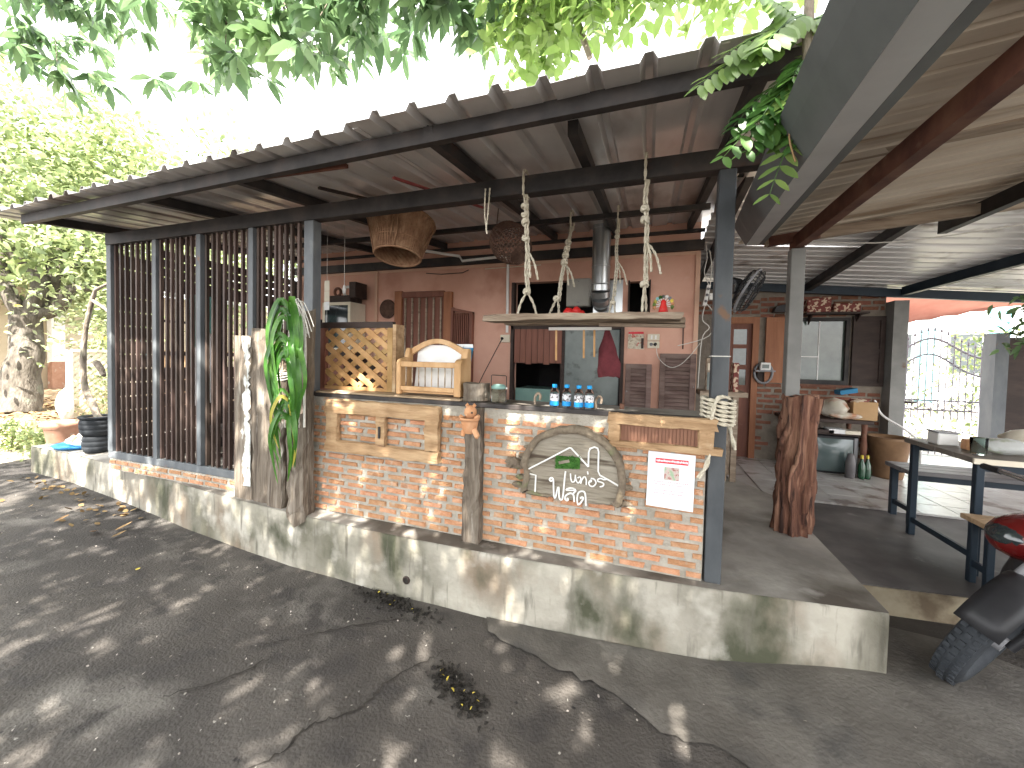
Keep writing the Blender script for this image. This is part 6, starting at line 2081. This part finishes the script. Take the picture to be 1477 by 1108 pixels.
n_ = 26000
P = cl[rs.randint(0, len(cl), n_)] + rs.normal(size=(n_, 3)) * [.34, .34, .22]
D = rs.normal(size=(n_, 3)) * [1, 1, .45] + [0, 0, -.35]
leaf_cloud('crown', P, D, rs.uniform(.10, .18, n_), rs.uniform(.05, .08, n_), 'leaf_sunny', tr, seed=12)
# drooping light sprays in front of the house
n_ = 1900
c2 = np.array([[-8.9 + rs.normal(0, .55), 4.3 + rs.normal(0, .4), 2.1 + rs.normal(0, .42)] for _ in range(60)])
c2[:, 1] = np.minimum(c2[:, 1], -c2[:, 0] * .47)
P = c2[rs.randint(0, 60, n_)] + rs.normal(size=(n_, 3)) * [.24, .24, .12]
leaf_cloud('low_spray', P, rs.normal(size=(n_, 3)) * [1, 1, .5] + [0, 0, -.3], rs.uniform(.07, .13, n_), .045, 'leaf_sunny', tr, seed=14)

t2 = thing('far_tree', 'pale hazy tree standing behind the garden tree', 'tree', (-16, 11, .1))
cl = rs.normal(size=(150, 3)) * [2.2, 1.8, 1.6] + [-17, 11, 5.6]
n_ = 9000
P = cl[rs.randint(0, 150, n_)] + rs.normal(size=(n_, 3)) * .45
leaf_cloud('crown', P, rs.normal(size=(n_, 3)), rs.uniform(.16, .28, n_), .11, 'leaf_sunny', t2, seed=15)
MB().tube([(-16, 11, .1), (-16.4, 11, 2.5), (-16.8, 11, 4.5)], [.25, .18, .1], 8).build('trunk', 'bark', t2)

# mango tree whose trunk stands behind the photographer: its crown shades the yard and hangs into the top of the view
mg = thing('mango_tree', 'large mango tree whose dark drooping leaves hang over the roof along the top', 'tree', (2.6, -4.2, 0))
m = MB()
limb(m, (2.6, -4.2, -.05), (2.2, -3.8, 3.4), .30, .22, 3, .15)
m.build('trunk', 'bark', mg)
SPR = []     # whorl points: (pos, leaf length)
rd = random.Random(77)


def spray(c, r, n_, seed):
    rr = random.Random(seed)
    for _ in range(n_):
        SPR.append((Vector(c) + Vector((rr.gauss(0, r[0]), rr.gauss(0, r[1]), rr.gauss(0, r[2]))), rr.uniform(.15, .23)))


# hanging masses over the roof (seen along the top of the view)
VIS = [((-2.85, 2.0, 4.05), (.28, .16, .17), 22), ((-2.45, 2.05, 3.80), (.25, .16, .14), 20), ((-3.25, 2.1, 4.25), (.30, .16, .18), 20), ((-2.9, 2.0, 3.72), (.15, .12, .06), 7), ((-2.15, 2.0, 3.98), (.16, .14, .14), 10),
       ((-1.65, 2.05, 3.72), (.25, .15, .10), 18), ((-1.15, 2.05, 3.64), (.22, .15, .09), 16), ((-1.9, 2.1, 3.95), (.25, .15, .08), 10), ((-.8, 2.1, 3.64), (.2, .15, .06), 9),
       ((-4.9, 2.0, 4.7), (.45, .2, .18), 26), ((-5.6, 2.2, 4.75), (.4, .2, .2), 22), ((-5.9, 2.2, 4.45), (.3, .2, .10), 9), ((-4.55, 2.0, 4.42), (.22, .2, .12), 9)]
for i, (c, r, n_) in enumerate(VIS):
    spray(c, r, n_, 300 + i)
nvis = len(SPR)
# shading crown above and behind the camera
rr = random.Random(5)
k = 0
while k < 560:
    zc = rr.uniform(4.6, 6.2)
    c = Vector((rr.uniform(-8.2, 5.2) + .16 * zc, rr.uniform(-1.6, 3.4) - .655 * zc, zc))
    dep = -.328 * c.x + .944 * c.y
    if c.z - 1.55 < .98 * dep + .5:
        continue
    if c.x < -5.2 and rr.random() < .5:
        continue
    spray(c, (.36, .36, .2), 8, 1000 + k)
    k += 1
for q, e in enumerate([(-.2, -2.6, 7.2), (-3.2, -2.4, 7.4), (-5.0, -4.0, 7.0), (-1.2, -4.4, 7.4), (3.6, -3.6, 7.2), (-2.4, 1.9, 4.35), (-5.2, 2.0, 4.9), (-1.4, 2.0, 3.95), (1.0, -5.4, 7.5), (-3.4, -4.8, 7.5)]):
    m = MB()
    limb(m, (2.2, -3.8, 3.3), e, .13, .02, 40 + q, .35, 7)
    m.build('limb', 'bark', mg)
P, D, L = [], [], []
vis = []
rr = random.Random(6)
for i, (p, l) in enumerate(SPR):
    for q in range(10):
        a = rr.uniform(0, 2 * PI)
        d = Vector((math.cos(a), math.sin(a), rr.uniform(-1.3, .25))).normalized()
        pp = p + d * .02
        ll = l * rr.uniform(.75, 1.15)
        if i < nvis and len(vis) < 290 and rr.random() < .16:
            vis.append((pp, d, ll, a))
        else:
            P.append(pp)
            D.append(d)
            L.append(ll)
L = np.array(L)
leaf_cloud('crown', [tuple(p) for p in P], [tuple(d) for d in D], L, L * .30, 'leaf_mango', mg, seed=16, droop=.3)
lm = leaf_mesh('leaf', 'leaf_mango', .15, .3, .30)
for pp, d, ll, a in vis:
    inst('leaf', lm, mg, orient(pp, d, (0, 0, 1), ll, rr.uniform(-.7, .7)))
m = MB()
for i in range(0, nvis, 3):
    p = SPR[i][0]
    c = VIS[min(range(len(VIS)), key=lambda j: (Vector(VIS[j][0]) - p).length)][0]
    m.tube([Vector(c) + Vector((0, 0, .18)), Vector(c).lerp(p, .5) + Vector((0, 0, .07)), p], [.006, .004, .003], 4)
kind(m.build('twig', 'bark', mg), 'stuff')

# feathery climbing tree at the upper right
fb = thing('feather_leaf_tree', 'tree with light green feathery leaves growing down over the roof and gutter', 'tree', (.55, 1.55, 2.3))
m = MB()
rd = random.Random(9)
bp_ = smooth_path([(.50, 1.75, 3.9), (.475, 1.62, 3.1), (.452, 1.52, 2.72), (.444, 1.5, 2.59), (.452, 1.5, 2.49), (.475, 1.5, 2.43), (.51, 1.51, 2.405)], 5)
m.tube(bp_, [.017 - .004 * i / len(bp_) + rd.uniform(-.0018, .0018) for i in range(len(bp_))], 8)
m.build('branch', 'bark', fb)
m = MB()
m.tube(smooth_path([(-.40, 2.1, 4.4), (-.415, 2.15, 3.5), (-.40, 2.15, 3.34), (-.345, 2.15, 3.17)], 4), [.016] * 13, 7)
m.build('branch', 'bark', fb)
lb = leaf_mesh('leaf', 'leaf_bright', .10, .12, .46)
ld = leaf_mesh('leaf', 'leaf_dark', .15, .2, .55)
NL = [0, 0]


def frond(p0, p1, sag, n_, size, me, seed, up=(0, 0, 1)):
    rd = random.Random(seed)
    p0, p1 = Vector(p0), Vector(p1)
    pts = [p0.lerp(p1, u) + Vector((0, 0, sag * 4 * u * (1 - u))) for u in [i / 10 for i in range(11)]]
    m = MB()
    m.tube(pts, [.0032 - .0022 * i / 10 for i in range(11)], 5)
    m.build('stem', 'leaf_dark', fb)
    for i in range(n_):
        u = .10 + .9 * i / (n_ - 1)
        j = min(9, int(u * 10))
        p = pts[j].lerp(pts[j + 1], u * 10 - j)
        d = (pts[j + 1] - pts[j]).normalized()
        side = d.cross(Vector(up)).normalized()
        for s in (1, -1):
            dd = (side * s + d * .35 + Vector((rd.uniform(-.12, .12), rd.uniform(-.12, .12), -.35 + rd.uniform(-.12, .1)))).normalized()
            sc = size * (.75 + .35 * math.sin(PI * min(1, u * .9 + .1))) * rd.uniform(.85, 1.1)
            inst('leaf', me, fb, orient(p, dd, up, sc, rd.uniform(-.25, .25)))
            NL[0] += 1


frond((.40, 1.50, 2.57), (.135, 1.47, 2.485), .035, 12, .088, lb, 1, (0, -.75, .65))
frond((.43, 1.50, 2.61), (.21, 1.46, 2.56), .03, 10, .082, lb, 2, (0, -.8, .6))
frond((.44, 1.50, 2.66), (.30, 1.40, 2.52), .02, 8, .08, lb, 3, (0, -.8, .6))
frond((.44, 1.5, 2.62), (.31, 1.44, 2.70), .01, 9, .08, lb, 4, (0, -.8, .6))
frond((.45, 1.5, 2.64), (.56, 1.46, 2.56), .02, 8, .07, lb, 5, (0, -.8, .6))
frond((.46, 1.5, 2.5), (.55, 1.47, 2.66), .02, 7, .07, lb, 6, (0, -.8, .6))
for q, (a, b) in enumerate([((-.38, 2.1, 3.55), (-.62, 1.95, 3.30)), ((-.38, 2.1, 3.45), (-.30, 1.95, 3.15)), ((-.36, 2.1, 3.62), (-.05, 1.95, 3.38)), ((-.2, 2.1, 3.65), (.12, 1.95, 3.30)), ((-.4, 2.1, 3.6), (-.72, 2.0, 3.52)),
                            ((0., 2.1, 3.7), (.30, 1.95, 3.42)), ((-.1, 2.15, 3.55), (-.08, 1.95, 3.22)), ((.1, 2.1, 3.6), (.28, 1.95, 3.22)), ((.55, 1.9, 3.3), (.72, 1.8, 3.05))]):
    frond(a, b, .06, 9, .10, lb, 20 + q, (0, -.6, .8))
for q, (a, b) in enumerate([((.44, 1.52, 2.44), (.22, 1.50, 2.25)), ((.45, 1.52, 2.42), (.29, 1.50, 2.26)), ((.46, 1.52, 2.40), (.36, 1.5, 2.11)), ((.46, 1.52, 2.44), (.43, 1.5, 2.26)), ((.42, 1.53, 2.50), (.25, 1.53, 2.36)), ((.44, 1.53, 2.46), (.36, 1.52, 2.28)),
                            ((.45, 1.51, 2.50), (.31, 1.48, 2.33)), ((.47, 1.51, 2.48), (.38, 1.47, 2.36)), ((.47, 1.5, 2.45), (.52, 1.47, 2.33)), ((.46, 1.5, 2.52), (.40, 1.46, 2.45))]):
    frond(a, b, .02, 8, .070, ld if q not in (2, 7) else lb, 50 + q, (0, -.75, .65))
MB().tube(smooth_path([(.415, 1.5, 2.36), (.405, 1.49, 2.28), (.425, 1.49, 2.20)], 4), .003, 5).build('dry_stalk', 'dry_leaf', fb)
rs = np.random.RandomState(8)
c3 = np.array([[rs.uniform(-.80, .55), rs.uniform(1.9, 2.4), 0] for _ in range(36)])
c3[:, 2] = 3.42 + rs.uniform(0, .45, 36) - .12 * np.abs(c3[:, 0])
n_ = 2600
P = c3[rs.randint(0, 36, n_)] + rs.normal(size=(n_, 3)) * [.11, .12, .09]
leaf_cloud('foliage', P, rs.normal(size=(n_, 3)) * [1, 1, .4] + [0, 0, -.7], rs.uniform(.08, .12, n_), .048, 'leaf_bright', fb, seed=19)

# ================================================================== GROUND CLUTTER
dl_ = leaf_mesh('fallen_leaf', 'dry_leaf', .3, -.25, .45)
yl_ = leaf_mesh('yellow_leaf', 'yellow_leaf', .2, -.15, .42)
rd = random.Random(33)
FL = [(-4.17, 1.96, .16, 0, 'curled brown fallen leaf in the leaf cluster left on the ground'), (-4.30, 1.90, .17, 0, 'large tan fallen leaf beside the curled one on the ground'), (-4.05, 1.88, .13, 0, 'brown fallen leaf at the right of the leaf cluster'),
      (-3.34, 1.70, .085, 1, 'single yellow leaf on the dark ground left of centre'), (-4.55, 1.20, .12, 1, 'yellow green leaf on the wet patch at the far left'), (-4.80, 1.85, .14, 0, 'tan fallen leaf left of the leaf cluster'), (-5.0, 2.05, .12, 0, 'pale fallen leaf near the left end of the plinth'),
      (-.16, .85, .05, 1, 'small yellow leaf at the bottom of the view')]
for x, y, s, c, lab in FL:
    o = bpy.data.objects.new('fallen_leaf', dl_ if c == 0 else yl_)
    COL.objects.link(o)
    o.matrix_world = orient((x, y, gz(x, y) + .012), (rd.uniform(-1, 1), rd.uniform(-1, 1), .05), (0, 0, 1), s * .72)
    tag(o, lab, 'leaf', 'fallen leaves on the ground')
    ORG[o.name] = (x, y, 0)
# leaf litter along the foot of the plinth, far left
rs = np.random.RandomState(21)
n_ = 60
xx = rs.uniform(-6.6, -4.2, n_)
P = np.stack([xx, 2.30 - np.abs(rs.normal(0, .16, n_)) + (-xx - 4.5) * .06, np.array([gz(a, 2) for a in xx]) + .012], 1)
leaf_cloud('leaf_litter', P, rs.normal(size=(n_, 3)) * [1, 1, .1], rs.uniform(.035, .065, n_), .035, 'dry_leaf', None, seed=22, droop=-.2)
n_ = 420
ctr = np.array([[-.80, 1.60], [-.70, 1.55], [-.88, 1.66], [-1.45, 2.03], [-1.3, 2.0], [-1.6, 2.06]])
ci = rs.randint(0, 6, n_)
P = np.stack([ctr[ci, 0] + rs.normal(0, .05, n_) * (1 + (ci > 2)), ctr[ci, 1] + rs.normal(0, .032, n_), np.full(n_, .006)], 1)
leaf_cloud('ground_debris', P, rs.normal(size=(n_, 3)) * [1, 1, .3] + [0, 0, .15], rs.uniform(.015, .035, n_), .018, 'black_debris', None, seed=23)
n_ = 60
n_ = 16
P = np.stack([ctr[ci[:n_], 0] + rs.normal(0, .05, n_), ctr[ci[:n_], 1] + rs.normal(0, .03, n_), np.full(n_, .012)], 1)
leaf_cloud('leaf_crumbs', P, rs.normal(size=(n_, 3)) * [1, 1, .2], rs.uniform(.012, .028, n_), .012, 'yellow_leaf', None, seed=24)


def crack(pts, w, seed, nm='crack'):
    rd = random.Random(seed)
    Pp = smooth_path([(x, y, 0) for x, y in pts], 10)
    Pp = [Vector((p.x + rd.uniform(-.010, .010), p.y + rd.uniform(-.010, .010), 0)) for p in Pp]
    rows = []
    for i, p in enumerate(Pp):
        d = (Pp[min(i + 1, len(Pp) - 1)] - Pp[max(i - 1, 0)]).normalized()
        s = Vector((-d.y, d.x, 0))
        ww = w * rd.uniform(.25, 1.1) * min(1, 4 * min(i + 1, len(Pp) - i) / len(Pp))
        rows.append([(q.x, q.y, gz(q.x, q.y) + .008) for q in (p - s * ww, p + s * ww * rd.uniform(.6, 1.2))])
    o = MB().grid(rows, False).build(nm, 'crack')
    return kind(o, 'structure')


crack([(-.86, 1.95), (-1.0, 1.72), (-1.12, 1.52), (-1.14, 1.36), (-1.28, 1.22), (-1.30, 1.08), (-1.42, .95)], .0065, 1)
crack([(-1.28, 1.95), (-1.5, 1.8), (-1.72, 1.62), (-1.9, 1.45)], .006, 2)
crack([(-1.75, 1.45), (-1.85, 1.25), (-2.0, 1.1)], .006, 3)
m = MB()
rows = [(-.82 + 2.05 * i / 40, 1.98 - .055 * math.sin(PI * i / 40) + rg.uniform(-.006, .006) + .18 * max(0, i / 40 - .5)) for i in range(41)]
crack([(x, y) for x, y in rows[::3]], .005, 6)
t = MB().lathe([(.020, 0), (.026, -.004), (.026, .004), (.018, .006)], (-1.42, 2.112, .115), 14, Matrix.Rotation(PI / 2, 3, 'X'))
tag(t.build('drain_pipe', 'dark_wood'), 'small round drain pipe end low in the plinth wall', 'pipe')
ho = MB().lathe([(0, 0), (.021, 0)], (-1.42, 2.1085, .115), 14, Matrix.Rotation(PI / 2, 3, 'X')).build('bore', 'crack', bpy.data.objects['drain_pipe'])

# pale grit scattered over the yard
rs = np.random.RandomState(71)
n_ = 520
x_ = rs.uniform(-6.0, 1.6, n_)
y_ = rs.uniform(.1, 2.02, n_)
P = np.stack([x_, y_, np.array([gz(a, b) for a, b in zip(x_, y_)]) + .009], 1)
leaf_cloud('grit', P, rs.normal(size=(n_, 3)) * [1, 1, .15], rs.uniform(.006, .018, n_), .009, 'cobble_gravel', None, seed=72, droop=-.2)
